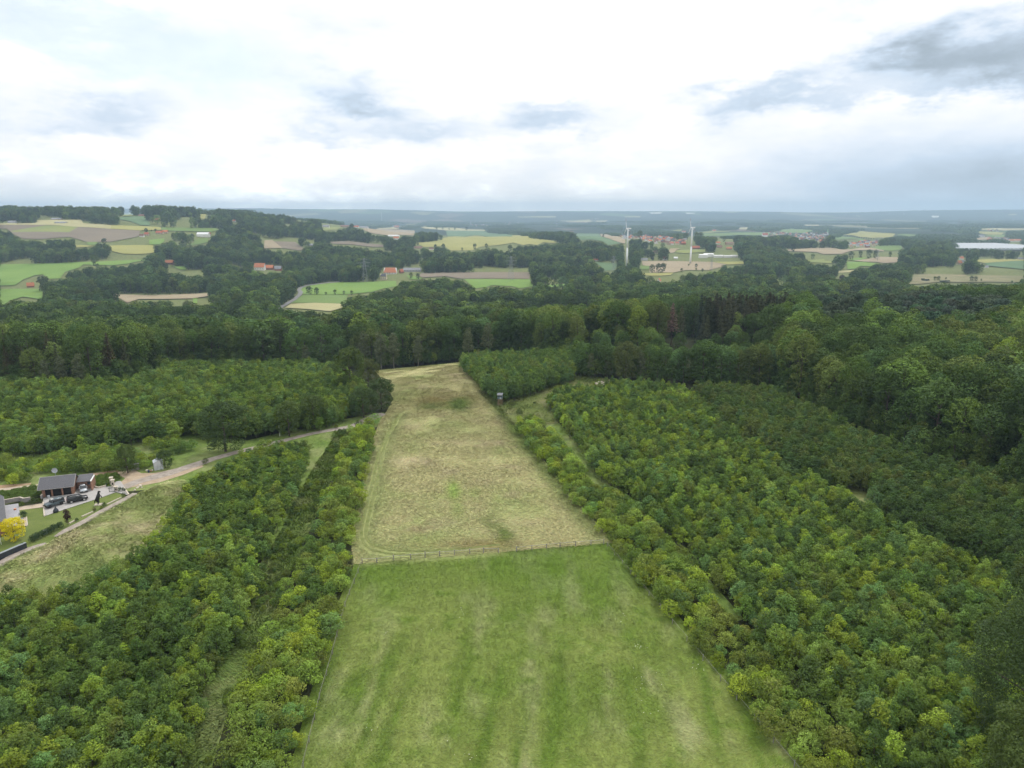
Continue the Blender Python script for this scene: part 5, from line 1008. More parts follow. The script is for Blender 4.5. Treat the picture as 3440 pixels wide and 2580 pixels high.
for (cf, x, yt, yb, lb, yaw) in [(cB, 943, 628, 794, 'lattice pylon on bright green field by cream house', .5), (cB, 2203, 612, 780, 'lattice pylon at end of brown field', .5), (cC, 1720, 606, 690, 'faint pylon in tan field right of far turbine', .6), (cC, 875, 602, 745, 'faint pylon among trees left of near turbine', .6), (cD, 280, 556, 636, 'pylon in trees at right of valley', .4), (cD, 943, 532, 612, 'pylon on tan field at right of valley', .4),
      (cA, 50, 90, 152, 'leftmost pylon on the hill skyline', .3), (cA, 772, 112, 166, 'pylon left of radio mast on skyline', .3), (cA, 1355, 106, 168, 'pylon right of radio mast on skyline', .3), (cA, 1857, 125, 182, 'pylon beside brick building on ridge', .3), (cB, 80, 150, 206, 'pylon where ridge slopes down', .3), (cC, 383, 246, 310, 'far pylon over central woods', .5), (cC, 1615, 256, 326, 'far pylon above right turbine', .5), (cD, 1642, 262, 322, 'far pylon over right woods', .5), (cD, 2118, 226, 272, 'far pylon at right edge', .5), (cB, 1855, 250, 300, 'far pylon left of pale settlement', .5)]:
    px, py = cf(x, yb)
    q = at(px, max(py, 716)); _, _, dd = proj(q.x, q.y, q.z); dist = float(dd); h = (yb-yt)/2.572*dist/FPX; h = min(h*1.25, 75)
    hk = (max(20, round(h/5)*5), 1.7 if cf is cA or py < 760 else .6)
    if hk not in PY: PY[hk] = pylon_parts(*hk)
    hk_ = hk; hk = hk[0]
    L4, br, ar = PY[hk_]; r = empty('power_pylon', (q.x, q.y, q.z), yaw); s = h/hk; r.scale = (s, s, s)
    for me in L4: link_mesh('leg', me, r)
    link_mesh('bracing', br, r)
    for me in ar: link_mesh('crossarm', me, r)
    tag(r, lb, 'pylon'); cf is cA or keep_box(px-2.5, cf(x, yt)[1], px+2.5, py-3)
p = cA(875, 165); q = at(p[0], max(p[1], 716)); _, _, dd = proj(q.x, q.y, q.z); h = min(150, 1.45*(165-28)/2.572*float(dd)/FPX); r = empty('radio_mast', q)
for k in range(3): MB().tube((math.cos(k*2.09)*1.1, math.sin(k*2.09)*1.1, -1), (math.cos(k*2.09)*.5, math.sin(k*2.09)*.5, h), .35, .28, 5).build('leg', STEEL, r)
m = MB()
for k in range(24):
    z0, z1 = h*k/24, h*(k+1)/24
    for j in range(3): m.tube((math.cos(j*2.09)*1.0, math.sin(j*2.09)*1.0, z0), (math.cos((j+1)*2.09)*.8, math.sin((j+1)*2.09)*.8, z1), .22, n=4, cap=False)
m.build('bracing', STEEL, r); MB().tube((0, 0, h*.97), (0, 0, h*1.06), .2, .08, 6).build('antenna', STEEL, r); tag(r, 'tall thin radio mast on the left hill skyline', 'mast')

# ---- lone trees and rows in the fields, each where the photo has it -------
LONE = [(cB, 460, 902, 825, 'dark green'), (cB, 525, 902, 838, 'dark green'), (cB, 605, 906, 876, 'mid green'), (cB, 683, 902, 856, 'mid green'), (cB, 760, 900, 866, 'light green'), (cB, 828, 906, 864, 'mid green'), (cC, 1210, 712, 640, 'dark green'), (cC, 1265, 714, 632, 'dark green'), (cC, 1305, 714, 630, 'dark green'), (cC, 1465, 708, 672, 'mid green'), (cC, 1590, 668, 632, 'dark green'), (cC, 1525, 658, 634, 'mid green'), (cC, 1590, 692, 668, 'light green'), (cC, 1645, 704, 674, 'dark green'), (cC, 200, 830, 745, 'dark green'), (cC, 215, 800, 692, 'mid green'),
        (cC, 788, 405, 378, 'dark green'), (cB, 1400, 475, 452, 'dark green'), (cB, 1550, 510, 466, 'dark green'), (cB, 1620, 515, 460, 'dark green'), (cB, 1890, 515, 462, 'dark green'), (cB, 1990, 502, 460, 'dark green'), (cB, 1782, 522, 492, 'light green'), (cB, 1340, 765, 710, 'light green'), (cB, 1400, 772, 715, 'dark green'), (cB, 1600, 705, 668, 'light green'), (cB, 1560, 342, 318, 'dark green'), (cB, 1614, 342, 320, 'dark green'), (cB, 1668, 344, 324, 'mid green'), (cB, 1718, 344, 322, 'dark green'), (cB, 1820, 348, 312, 'dark green'),
        (cD, 715, 602, 530, 'dark green'), (cD, 795, 584, 520, 'mid green'), (cD, 870, 592, 512, 'dark green'), (cD, 925, 590, 518, 'dark green'), (cD, 1440, 785, 742, 'mid green'), (cD, 1470, 782, 740, 'dark green'), (cD, 1535, 775, 750, 'dark green'), (cD, 1755, 790, 738, 'dark green'), (cD, 1790, 790, 742, 'dark green'), (cD, 1840, 788, 762, 'mid green'), (cD, 2105, 805, 778, 'mid green'), (cA, 905, 480, 415, 'dark green'), (cA, 1265, 372, 325, 'dark green'), (cA, 1345, 358, 330, 'dark green'), (cA, 1275, 262, 198, 'dark green'), (cA, 1310, 355, 338, 'mid green')]
for k, (cf, x, yb, yt, c) in enumerate(LONE):
    b = cf(x, yb); t = cf(x, yt); bx = ('left' if b[0] < 1146 else 'middle' if b[0] < 2293 else 'right')
    by_px(VALLEY, b, t[1], np.array(PAL[c])*.95, f'lone {"small " if yb-yt < 40 else "round "}{c} tree on open field in {bx} of valley', 18, 'lone field trees of the valley', sxy=1.05, name='field_tree')
for k in range(13):
    f = k/12; by_px(VALLEY, cD(665+f*245, 402+f*26), cD(0, 388+f*22)[1], np.array(PAL['dark green']), 'small tree in evenly spaced row along yellow far field', 18, 'tree row along the yellow far field', sxy=.9, name='row_tree')
by_px(VALLEY, cD(635, 800), cD(0, 730)[1], (.030, .018, .028), 'dark purple copper beech among near right valley trees', 18, sxy=1.25, name='copper_beech')
keep_box(*cD(590, 735), *cD(680, 775))
# ---- the woods of the valley ----------------------------------------------
def band(y0, y1, s, seed):
    X, Y = jgrid(-.90*y1-60, .90*y1+60, y0, y1, s, seed, .42); m = np.abs(X) < .90*Y+60; return X[m], Y[m]
Xs, Ys = [], []
for (y0, y1, s, sd) in ((400, 1100, 8.8, 51), (1100, 1800, 10.2, 52), (1800, 2700, 12.5, 53)):
    a, b = band(y0, y1, s, sd); Xs.append(a); Ys.append(b)
X = np.concatenate(Xs); Y = np.concatenate(Ys)
m = ~inpoly(X, Y, poly) & (Y > np.interp(X, _EX, _EY) + 95)
m &= (fbm(X, Y, 70, 61, 2) > .455) | (Y < 780)
X, Y = X[m], Y[m]; Pv = cands(VALLEY, X, Y, .70, 1.35, [42, 32, 3, 10, 7, 10], 62, .85, 1.25, 60); Pv['s'] *= (.8+.45*fbm(X, Y, 120, 63)); Pv['t'] *= .74*np.random.default_rng(5).uniform(.6, 1.45, (len(X), 1))
Pv['s'] *= np.where(Y > 1700, 1.2, 1.1)
u, v, d = proj(Pv['x'], Pv['y'], Pv['z']+18*Pv['s']); lim = np.interp(u, SKY_X, SKY_Y)
ok = ~blocked(Pv['x'], Pv['y'], Pv['z'], 18*Pv['s'], 5*Pv['s']*Pv['w']); Pv = sub(Pv, ok)
u, v, d = proj(Pv['x'], Pv['y'], Pv['z']+18*Pv['s']); hidden = (v > np.interp(u, SKY_X, SKY_Y)+30)
def vl(c, u, v, s): return f'{"small" if s < .75 else "tall"} {c} tree in valley woods {"at left" if u < 1146 else "in the middle" if u < 2293 else "at right"} just beyond the hilltop wood'
vis = sub(Pv, ~hidden); plant(VALLEY, vis, 18, 300, vl, 'nearest trees of the valley woods', 'valley_woods', 'hedges, copses and woods spread over the valley', name='valley_tree')
Xs, Ys = [], []
for (y0, y1, s, sd) in ((2600, 4000, 30, 71), (4000, 6500, 46, 72), (6500, 9800, 75, 73)):
    a, b = band(y0, y1, s, sd); Xs.append(a); Ys.append(b)
X = np.concatenate(Xs); Y = np.concatenate(Ys); m = fbm(X*1.0, Y*.5, 300, 74, 2) > np.where(Y < 4000, .38, .50); X, Y = X[m], Y[m]
Pk = cands(CLUMP, X, Y, .8, 1.2, [46, 34, 1, 10, 6, 3], 75, .9, 1.2, 300); Pk['t'] *= .72; Pk['w'] *= np.interp(Y, [2600, 9800], [1, 2.2])
Pk = sub(Pk, ~blocked(Pk['x'], Pk['y'], Pk['z'], 16*Pk['s'], 17*Pk['w']))
for vv in range(4):
    i = np.where(Pk['v'] == vv)[0][5]; tree(CLUMP, vv, (Pk['x'][i], Pk['y'][i], Pk['z'][i]), 1.0, 0, Pk['t'][i], 'small clump of trees lost in the far wooded plain', 'tree', 'clumps on the far plain', 'tree_clump')
mass('far_woods', CLUMP, Pk, 'hazy blue woods covering the far plain')

# ================================================================== house, garage and things at the left
BRICK = plain('garage_brick', (.30, .17, .12), .85, var=.25, scale=4); STONE = plain('pale_stone', (.55, .49, .40), .85, var=.15, scale=3); CONC = plain('grey_concrete', (.33, .32, .31), .85, var=.12)
def tile_mat(name, col):
    m, nt, b = mat_base(name); N = nt.nodes; L = nt.links; tc = N.new('ShaderNodeTexCoord'); bt = N.new('ShaderNodeTexBrick'); bt.inputs['Scale'].default_value = 3.2
    bt.inputs['Color1'].default_value = (*col, 1); bt.inputs['Color2'].default_value = (*[c*1.15 for c in col], 1); bt.inputs['Mortar'].default_value = (*[c*.6 for c in col], 1); bt.inputs['Mortar Size'].default_value = .03
    L.new(tc.outputs['Object'], bt.inputs['Vector']); L.new(bt.outputs[0], b.inputs['Base Color']); b.inputs['Roughness'].default_value = .55; return m
TILE = tile_mat('dark_grey_tiles', (.105, .105, .118)); DARKM = plain('black_garage_door', (.012, .013, .016), .45, var=.1); TRIM = plain('grey_roof_edge', (.30, .29, .28), .5); WHITEP = plain('white_trim', (.75, .75, .73), .5)
def frame(pa, pb):
    """origin at pixel pa, x axis towards pixel pb on the ground"""
    a, b = at(*pa), at(*pb); return a, math.atan2(b.y-a.y, b.x-a.x), (b-a).length
# garage
a, rz, L_ = frame(c6(722, 612), c6(1252, 552)); g = empty('garage', (a.x, a.y, .1), rz); D_ = 6.2; hw = 2.7; hr = 1.75
MB().box(0, L_, D_-.25, D_, 0, hw).box(0, .25, .3, D_-.26, 0, hw-.01).box(L_-.25, L_, .3, D_-.26, 0, hw-.012).build('wall', BRICK, g)
MB().prism([(0.02, hw+.003), (D_-.02, hw+.003), (D_/2, hw+hr-.12)], .03, .22, 'x').prism([(0.02, hw+.003), (D_-.02, hw+.003), (D_/2, hw+hr-.12)], L_-.22, L_-.03, 'x').build('gable', BRICK, g)
sec = [0, .09, .29, .335, .62, .66, .93, 1.0]
for k in (0, 2, 4, 6): MB().box(L_*sec[k]-.02, L_*sec[k+1]+.02, -.05, .29, 0, hw-.003).build('brick_pillar', BRICK, g, .01)
MB().box(L_*.09+.03, L_*.29-.03, .18, .26, 0, hw-.25).build('side_door', DARKM, g)
for k in (3, 5): MB().box(L_*sec[k]+.03, L_*sec[k+1]-.03, .18, .26, 0, hw-.25).build('garage_door', DARKM, g)
MB().box(.03, L_-.03, .16, .28, hw-.245, hw-.006).build('lintel', BRICK, g)
rf = MB(); sl = hr/(D_/2); ov = .7; t = .16
for s in (-1, 1):
    ye = D_/2 + s*(D_/2+ov); q0 = [(-.75, ye, hw-ov*sl), (L_+.35, ye, hw-ov*sl), (L_+.35, D_/2, hw+hr), (-.75, D_/2, hw+hr)]
    if s > 0: q0 = [q0[1], q0[0], q0[3], q0[2]]
    rf.hexa(q0 + [(x, y, z+t) for x, y, z in q0])
rf = rf.build('roof', TILE, g); MB().tube((-.76, D_/2, hw+hr+.12), (L_+.36, D_/2, hw+hr+.12), .13, n=8).build('ridge', TRIM, rf)
for xx in (-.80, L_+.40):
    MB().hexa([(xx-.05, -ov-.03, hw-ov*sl-.1), (xx+.05, -ov-.03, hw-ov*sl-.1), (xx+.05, D_/2, hw+hr-.1), (xx-.05, D_/2, hw+hr-.1), (xx-.05, -ov-.03, hw-ov*sl+.22), (xx+.05, -ov-.03, hw-ov*sl+.22), (xx+.05, D_/2, hw+hr+.22), (xx-.05, D_/2, hw+hr+.22)]).build('barge_board', TRIM, rf)
MB().tube((-.8, -ov-.1, hw-ov*sl+.05), (L_+.4, -ov-.1, hw-ov*sl+.05), .08, n=6).build('gutter', TRIM, rf)
tag(g, 'brick garage with dark grey gable roof and black doors', 'garage')
# annex (lower shed roof right of the garage)
x0 = L_+.42; an = empty('garage_annex', g.location + Vector((math.cos(rz)*x0, math.sin(rz)*x0, 0)), rz)
MB().box(0, 3.6, 2.9, 5.6, 0, 2.3).build('wall', BRICK, an); MB().box(3.62, 3.9, .9, 5.6, 0, 2.75).build('side_wall', BRICK, an); MB().box(3.6, 3.92, .8, 5.65, 2.752, 2.95).build('white_coping', WHITEP, an)
MB().hexa([(-.1, 2.3, 2.31), (3.6, 2.3, 2.31), (3.6, 5.9, 3.2), (-.1, 5.9, 3.2), (-.1, 2.3, 2.45), (3.6, 2.3, 2.45), (3.6, 5.9, 3.35), (-.1, 5.9, 3.35)]).build('roof', TILE, an); MB().box(2.4, 3.3, 2.84, 2.895, 1.2, 2.0).build('window', GLASS, an)
tag(an, 'low annex with dark lean-to roof behind silver car', 'annex')
# satellite dish above the garage ridge
q = g.matrix_basis @ Vector((L_*.30, D_/2+2.6, 0)); ds = empty('satellite_dish', (q.x, q.y, 0), rz)
V = [(0, .18, 5.5)]; F = []
for j in range(1, 4):
    for i in range(16): an_ = i*math.pi/8; rr = .75*j/3; V.append((rr*math.cos(an_), .18-.22*(j/3)**2, 5.5+rr*math.sin(an_)))
for i in range(16): F.append((0, 1+i, 1+(i+1) % 16))
for j in range(2):
    for i in range(16): F.append((1+16*j+i, 17+16*j+i, 17+16*j+(i+1) % 16, 1+16*j+(i+1) % 16))
DISH = plain('grey_dish', (.45, .47, .50), .5); MB().raw(V, F).build('dish', DISH, ds, smooth=True); MB().tube((0, .25, -.1), (0, .25, 5.5), .06).build('pole', STEEL, ds); MB().tube((0, .18, 5.1), (0, -.5, 5.45), .03).build('arm', STEEL, ds); tag(ds, 'round grey satellite dish on pole behind garage ridge', 'satellite dish')

# vehicles ------------------------------------------------------------
PAINT = {'black': plain('black_car_paint', (.018, .018, .022), .22, .2, var=.05, spec=.6), 'slate': plain('slate_car_paint', (.10, .135, .155), .3, .3, var=.06, spec=.5), 'silver': plain('silver_car_paint', (.48, .51, .54), .3, .5, var=.04, spec=.5)}
CGLASS = plain('car_glass', (.03, .035, .04), .08, var=.1, spec=.7); RUB = plain('tyre_rubber', (.02, .02, .02), .9); RIM = plain('alloy_rim', (.5, .5, .52), .35, .7); LAMP = plain('headlamp_glass', (.7, .72, .75), .15, spec=.6); TAIL = plain('tail_lamp', (.35, .03, .03), .3); BLK = plain('black_plastic', (.03, .03, .032), .6)
def loft(st, mat, name, parent, smooth=True):
    """st: list of (x, [(y, z) ...]) closed rings of equal length"""
    n = len(st[0][1]); V = []; F = []
    for x, ring in st: V += [(x if not isinstance(x, list) else x[k], y, z) for k, (y, z) in enumerate(ring)]
    for i in range(len(st)-1):
        for k in range(n): F.append((n*i+k, n*i+(k+1) % n, n*(i+1)+(k+1) % n, n*(i+1)+k))
    F += [tuple(range(n-1, -1, -1)), tuple(range(n*(len(st)-1), n*len(st)))]
    return MB().raw(V, F).build(name, mat, parent, .03, smooth)
def ring(w, z0, z1, tp=.0): h = w/2; return [(-h, z0+.1), (-h+.08, z0), (h-.08, z0), (h, z0+.1), (h, z1-.12), (h-tp-.06, z1), (-h+tp+.06, z1), (-h, z1-.12)]
def car(pa, pb, style, paint, label, name):
    """wheels' line from pixel pa (rear) to pb (front)"""
    a, b = at(*pa), at(*pb); rz = math.atan2(b.y-a.y, b.x-a.x); r = empty(name, ((a.x+b.x)/2, (a.y+b.y)/2, .12), rz); P = PAINT[paint]
    if style == 'suv': L, W, wr, prof, cab = 4.8, 1.9, .39, [(-2.4, .55, .95), (-2.3, .38, 1.12), (-1.2, .33, 1.14), (.7, .33, 1.12), (1.0, .33, 1.10), (2.1, .36, 1.0), (2.38, .5, .82)], [(-2.25, 1.1, 1.3), (-1.95, 1.1, 1.72), (-.2, 1.1, 1.82), (.45, 1.1, 1.74), (1.15, 1.08, 1.12)]
    elif style == 'jeep': L, W, wr, prof, cab = 4.6, 1.85, .43, [(-2.2, .6, 1.15), (-2.1, .5, 1.2), (-.5, .48, 1.2), (.6, .48, 1.2), (.75, .5, 1.22), (2.0, .52, 1.12), (2.15, .58, 1.08)], [(-2.12, 1.18, 1.84), (-2.0, 1.18, 1.93), (-.5, 1.18, 1.95), (.45, 1.18, 1.92), (.78, 1.18, 1.25)]
    else: L, W, wr, prof, cab = 4.4, 1.8, .34, [(-2.15, .5, 1.0), (-2.05, .35, 1.08), (-1, .3, 1.1), (.6, .3, 1.08), (1.0, .3, 1.05), (1.95, .33, .9), (2.2, .45, .72)], [(-2.1, 1.05, 1.25), (-1.7, 1.05, 1.58), (-.3, 1.05, 1.68), (.3, 1.05, 1.62), (1.25, 1.02, 1.07)]
    loft([(x, ring(W*(.97 if i in (0, len(prof)-1) else 1), z0, z1)) for i, (x, z0, z1) in enumerate(prof)], P, 'body', r)
    tp = .10 if style == 'jeep' else .2
    loft([(x, ring(W-.12, z0-.05, z1-.03, tp)) for (x, z0, z1) in cab], CGLASS, 'window_band', r)
    cx0, cx1 = cab[1][0], cab[-2][0]; zt = cab[2][2]
    loft([(x, [(-W/2+tp+.08, z1-.06), (W/2-tp-.08, z1-.06), (W/2-tp-.14, z1+.03), (-W/2+tp+.14, z1+.03)]) for (x, z0, z1) in cab[1:-1]], P, 'roof', r)
    for (fa, fb) in ((cab[0], cab[1]), (cab[-2], cab[-1])):
        for s in (-1, 1): MB().tube((fa[0], s*(W/2-.10), max(fa[2], fa[1])-.06), (fb[0], s*(W/2-.10), max(fb[2], fb[1])-.06), .06, n=5).build('window_pillar', P, r)
    for xx in ((-.75, .1) if style != 'jeep' else (-.9, -.05)):
        for s in (-1, 1): MB().hexa([(xx-.05, s*(W/2-.05)-.03, cab[2][1]), (xx+.05, s*(W/2-.05)-.03, cab[2][1]), (xx+.05, s*(W/2-.05)+.03, cab[2][1]), (xx-.05, s*(W/2-.05)+.03, cab[2][1]), (xx-.05, s*(W/2-tp-.1)-.03, zt-.05), (xx+.05, s*(W/2-tp-.1)-.03, zt-.05), (xx+.05, s*(W/2-tp-.1)+.03, zt-.05), (xx-.05, s*(W/2-tp-.1)+.03, zt-.05)]).build('door_pillar', P, r)
    for fx in (-L*.30, L*.31):
        for s in (-1, 1):
            w = MB().tube((fx, s*(W/2-.22), wr), (fx, s*(W/2+.03), wr), wr, n=18).build('wheel', RUB, r, .03); MB().tube((fx, s*(W/2+.02), wr), (fx, s*(W/2+.05), wr), wr*.64, n=14).build('rim', RIM if style != 'jeep' else BLK, w)
    for s in (-1, 1):
        MB().box(L/2-.16, L/2-.02 if style != 'jeep' else L/2-.1, s*.62-.17, s*.62+.17, prof[-1][2]-.20, prof[-1][2]-.02).build('headlight', LAMP, r, .03); MB().box(-L/2-.03, -L/2+.1, s*.72-.12, s*.72+.12, .85, 1.12).build('tail_light', TAIL, r, .02)
        MB().box(cab[-1][0]-.5, cab[-1][0]-.3, s*(W/2+.1)-.1, s*(W/2+.1)+.1, 1.08, 1.24).build('wing_mirror', P, r, .03)
    MB().box(L/2-.12, L/2+.06, -W*.46, W*.46, prof[-1][1]-.08, prof[-1][1]+.16).build('bumper', BLK, r, .03); MB().box(-L/2-.08, -L/2+.1, -W*.46, W*.46, .42, .62).build('bumper', BLK, r, .03)
    MB().box(L/2+.062, L/2+.075, -.26, .26, prof[-1][1]-.02, prof[-1][1]+.09).build('number_plate', WHITEP, r)
    if style == 'jeep':
        MB().tube((-L/2-.12, .1, 1.05), (-L/2+.08, .1, 1.05), .40, n=16).build('spare_wheel', RUB, r, .03)
        for s in (-1, 1):
            for fx in (-L*.30, L*.31): MB().box(fx-.55, fx+.55, s*(W/2-.02)-.12, s*(W/2-.02)+.16, .84, .92).build('wheel_arch', BLK, r, .02)
        for k in range(4): MB().box(.05+k*.18, .13+k*.18, -.5, .5, zt+.0, zt+.10).build('roof_glint', WHITEP, r, .01)  # white strips stand in for the whitish light reflected off the roof
    if style == 'suv':
        for s in (-1, 1): MB().tube((-1.7, s*.68, zt+.06), (.3, s*.68, zt+.06), .03, n=6).build('roof_rail', RIM, r)
    tag(r, label, 'car'); return r
car(c6(1190, 700), c6(1430, 650), 'suv', 'black', 'black estate-style off-road car parked on driveway, middle of three', 'parked_car')
car(c6(1030, 720), c6(810, 790), 'jeep', 'slate', 'boxy slate-grey off-road car with pale roof glints, nearest house', 'parked_car')
car(c6(1392, 450), c6(1425, 550), 'hatch', 'silver', 'silver family car parked nose out before annex', 'parked_car')

# main house at the left edge ----------------------------------------
a = at(*c6(30, 770)); b = at(*c6(85, 1240)); rz = math.atan2(b.y-a.y, b.x-a.x); L_ = (b-a).length
hs = empty('brick_house', (a.x, a.y, .1), rz)          # local x runs towards the camera along the eaves, -y is the garden side... y+ outside
W_ = 9.0; s_ = -1
MB().prism([(0, 0), (-W_, 0), (-W_, 3.0), (-W_/2, 7.0), (0, 3.0)], 0, L_, 'x').build('wall', BRICK, hs)
rf = MB(); 
for (y0, y1) in ((.7, -W_/2), (-W_-.7, -W_/2)):
    z0 = 3.0 - .7*4/4.5; q0 = [(-.5, y0, z0+.05), (L_+.5, y0, z0+.05), (L_+.5, y1, 7.1), (-.5, y1, 7.1)]
    if y0 > 0: q0 = [q0[1], q0[0], q0[3], q0[2]]
    rf.hexa(q0 + [(x, y, z+.2) for x, y, z in q0])
rf = rf.build('roof', TILE, hs); MB().tube((-.5, .75, 2.40), (L_+.5, .75, 2.40), .08, n=6).build('gutter', TRIM, rf); MB().box(L_*.5, L_*.5+.8, -W_/2+1, -W_/2+1.8, 6, 8.2).build('chimney', BRICK, rf)
for k in range(3): w = MB().box(L_*(.2+.28*k), L_*(.2+.28*k)+1.3, .004, .07, .9, 2.2).build('window', GLASS, hs); MB().box(L_*(.2+.28*k)-.06, L_*(.2+.28*k)+1.36, .002, .10, .8, .9).build('sill', WHITEP, w)
tag(hs, 'brick house with dark tiled roof cut by left edge', 'house')
# retaining walls and kerbs
def wall_px(pts, h, th, mat, label, name, cap=None, cat='wall'):
    Q = [at(*p) for p in pts]; r = empty(name, (Q[0].x, Q[0].y, 0))
    for i in range(len(Q)-1):
        a, b = Q[i]-Q[0], Q[i+1]-Q[0]; d = (b-a); l = d.length; d /= l; n = Vector((-d.y, d.x, 0))*th/2; e = d*(th*.5 if i else 0)
        c = [a-e*0-n, b-n, b+n, a+n]; MB().hexa([(q.x, q.y, -.2) for q in c] + [(q.x, q.y, h-.006*i) for q in c]).build('wall_section', mat, r)
        if cap:
            n2 = n*1.25; c = [a-n2, b-n2, b+n2, a+n2]; MB().hexa([(q.x, q.y, h+.002) for q in c] + [(q.x, q.y, h+.10+.004*i) for q in c]).build('coping', cap, r)
    tag(r, label, cat); return r
wall_px([c6(48, 722), c6(345, 668), c6(405, 690), c6(520, 672)], 1.1, .3, CONC, 'grey retaining wall with pale coping behind terrace', 'garden_wall', STONE)
wall_px([c6(700, 640), c6(722, 610)], 1.0, .3, CONC, 'short grey wall end beside garage pillar', 'garden_wall', STONE)
wall_px([c6(1550, 425), c6(1660, 458), c6(1795, 425)], .5, .3, STONE, 'low stone edging of bank between annex and gate', 'garden_wall')
wall_px([c6(730, 700), c6(738, 790), c6(752, 935)], .35, .28, STONE, 'pale stone kerb at left end of driveway', 'driveway_kerb', cat='kerb')
wall_px([c6(2095, 450), c6(2175, 570)], .35, .35, STONE, 'pale stone kerb right of the gate', 'driveway_kerb', cat='kerb')
wall_px([c6(1170, 1060), c6(1262, 1010)], .35, .3, STONE, 'lowest pale stone edging of lawn by red-leaved tree', 'lawn_edging', cat='kerb'); wall_px([c6(1380, 945), c6(1570, 860)], .35, .3, STONE, 'middle pale stone edging along lawn', 'lawn_edging', cat='kerb'); wall_px([c6(1810, 735), c6(2050, 620)], .35, .3, STONE, 'upper pale stone edging along lawn near gate', 'lawn_edging', cat='kerb')
wall_px([c6(450, 950), c6(466, 1095)], .3, .22, STONE, 'pale stone edge of flower bed by yellow tree', 'bed_edging', cat='kerb')
DKW = plain('dark_wall', (.035, .042, .055), .5); SLATEC = plain('grey_metal_coping', (.27, .30, .33), .5)
wall_px([c6(448, 1462), c6(0, 1655), c6(-260, 1770)], 1.35, .5, DKW, 'long dark wall with grey coping along gravel path', 'boundary_wall', SLATEC)
# gate pillars and gate wings
def pillar(px, h, label):
    q = at(*px); r = empty('gate_pillar', (q.x, q.y, .1), .3); MB().box(-.35, .35, -.35, .35, 0, h).build('shaft', STONE, r, .02); MB().box(-.5, .5, -.5, .5, h+.002, h+.22).build('cap', STONE, r, .03); MB().box(-.2, .2, -.37, -.352, h*.35, h*.7).build('name_plate', BLK, r); tag(r, label, 'pillar')
pillar(c6(1915, 432), 1.9, 'nearer pale stone gate pillar with cap'); pillar(c6(1890, 395), 2.0, 'farther pale stone gate pillar'); pillar(c6(1965, 500), 1.1, 'low stone gate pillar on lawn side')
def gate(pa, pb, label):
    a, b = at(*pa), at(*pb); l = (b-a).length; r = empty('driveway_gate', (a.x, a.y, .15), math.atan2(b.y-a.y, b.x-a.x)); DG = plain('dark_green_iron', (.03, .05, .045), .5)
    MB().box(0, .08, -.04, .04, 0, 1.2).box(l-.08, l, -.04, .04, 0, 1.2).box(.081, l-.081, -.03, .03, .08, .15).box(.081, l-.081, -.03, .03, 1.1, 1.17).build('gate_frame', DG, r)
    for k in range(1, 9): MB().box(l*k/9-.015, l*k/9+.015, -.015, .015, .151, 1.099).build('bar', DG, r)
    tag(r, label, 'gate')
gate(c6(1890, 425), c6(1795, 440), 'upper dark iron gate wing standing open'); gate(c6(1945, 520), c6(1845, 520), 'lower dark iron gate wing standing open')
# statue on the lawn: a rearing horse with its rider leaning forward
q = at(*c6(1668, 738)); st = empty('statue', (q.x, q.y, .09), .25); BRZ = plain('dark_bronze', (.022, .020, .020), .45, .4, var=.3, scale=2, spec=.5)
MB().box(-.95, .95, -.7, .7, 0, .22).build('plinth', STONE, st, .02)
def skin(name, verts, edges, mat, parent, sub=2):
    me = bpy.data.meshes.new(name); me.from_pydata([v[:3] for v in verts], edges, []); o = link_mesh(name, me, parent); md = o.modifiers.new('skin', 'SKIN')
    for i, v in enumerate(verts): sv = me.skin_vertices[0].data[i]; sv.radius = (v[3], v[3]); sv.use_root = (i == 0)
    s2 = o.modifiers.new('sub', 'SUBSURF'); s2.levels = sub; s2.render_levels = sub; me.materials.append(mat); return o
hv = [(-.25, 0, 1.35, .52), (.0, 0, 2.05, .50), (.18, 0, 2.65, .42), (.28, 0, 3.15, .28), (.30, 0, 3.6, .22), (.62, 0, 3.72, .17), (.92, 0, 3.45, .10), (.30, .0, 3.85, .07),
      (-.1, .26, 1.05, .30), (.12, .28, .72, .17), (-.12, .28, .40, .11), (.02, .28, .24, .12), (-.1, -.26, 1.05, .30), (.12, -.28, .72, .17), (-.12, -.28, .40, .11), (.02, -.28, .24, .12),
      (.55, .22, 2.45, .17), (.85, .24, 2.2, .11), (.75, .24, 1.8, .08), (.6, -.22, 2.6, .17), (.98, -.24, 2.5, .11), (1.0, -.24, 2.1, .08), (-.7, 0, 1.35, .14), (-.85, 0, .9, .15), (-.8, 0, .45, .07)]
he = [(0, 1), (1, 2), (2, 3), (3, 4), (4, 5), (5, 6), (4, 7), (0, 8), (8, 9), (9, 10), (10, 11), (0, 12), (12, 13), (13, 14), (14, 15), (2, 16), (16, 17), (17, 18), (2, 19), (19, 20), (20, 21), (0, 22), (22, 23), (23, 24)]
skin('horse_figure', hv, he, BRZ, st); tag(st, 'tall dark bronze sculpture on stone plinth on the lawn', 'statue')
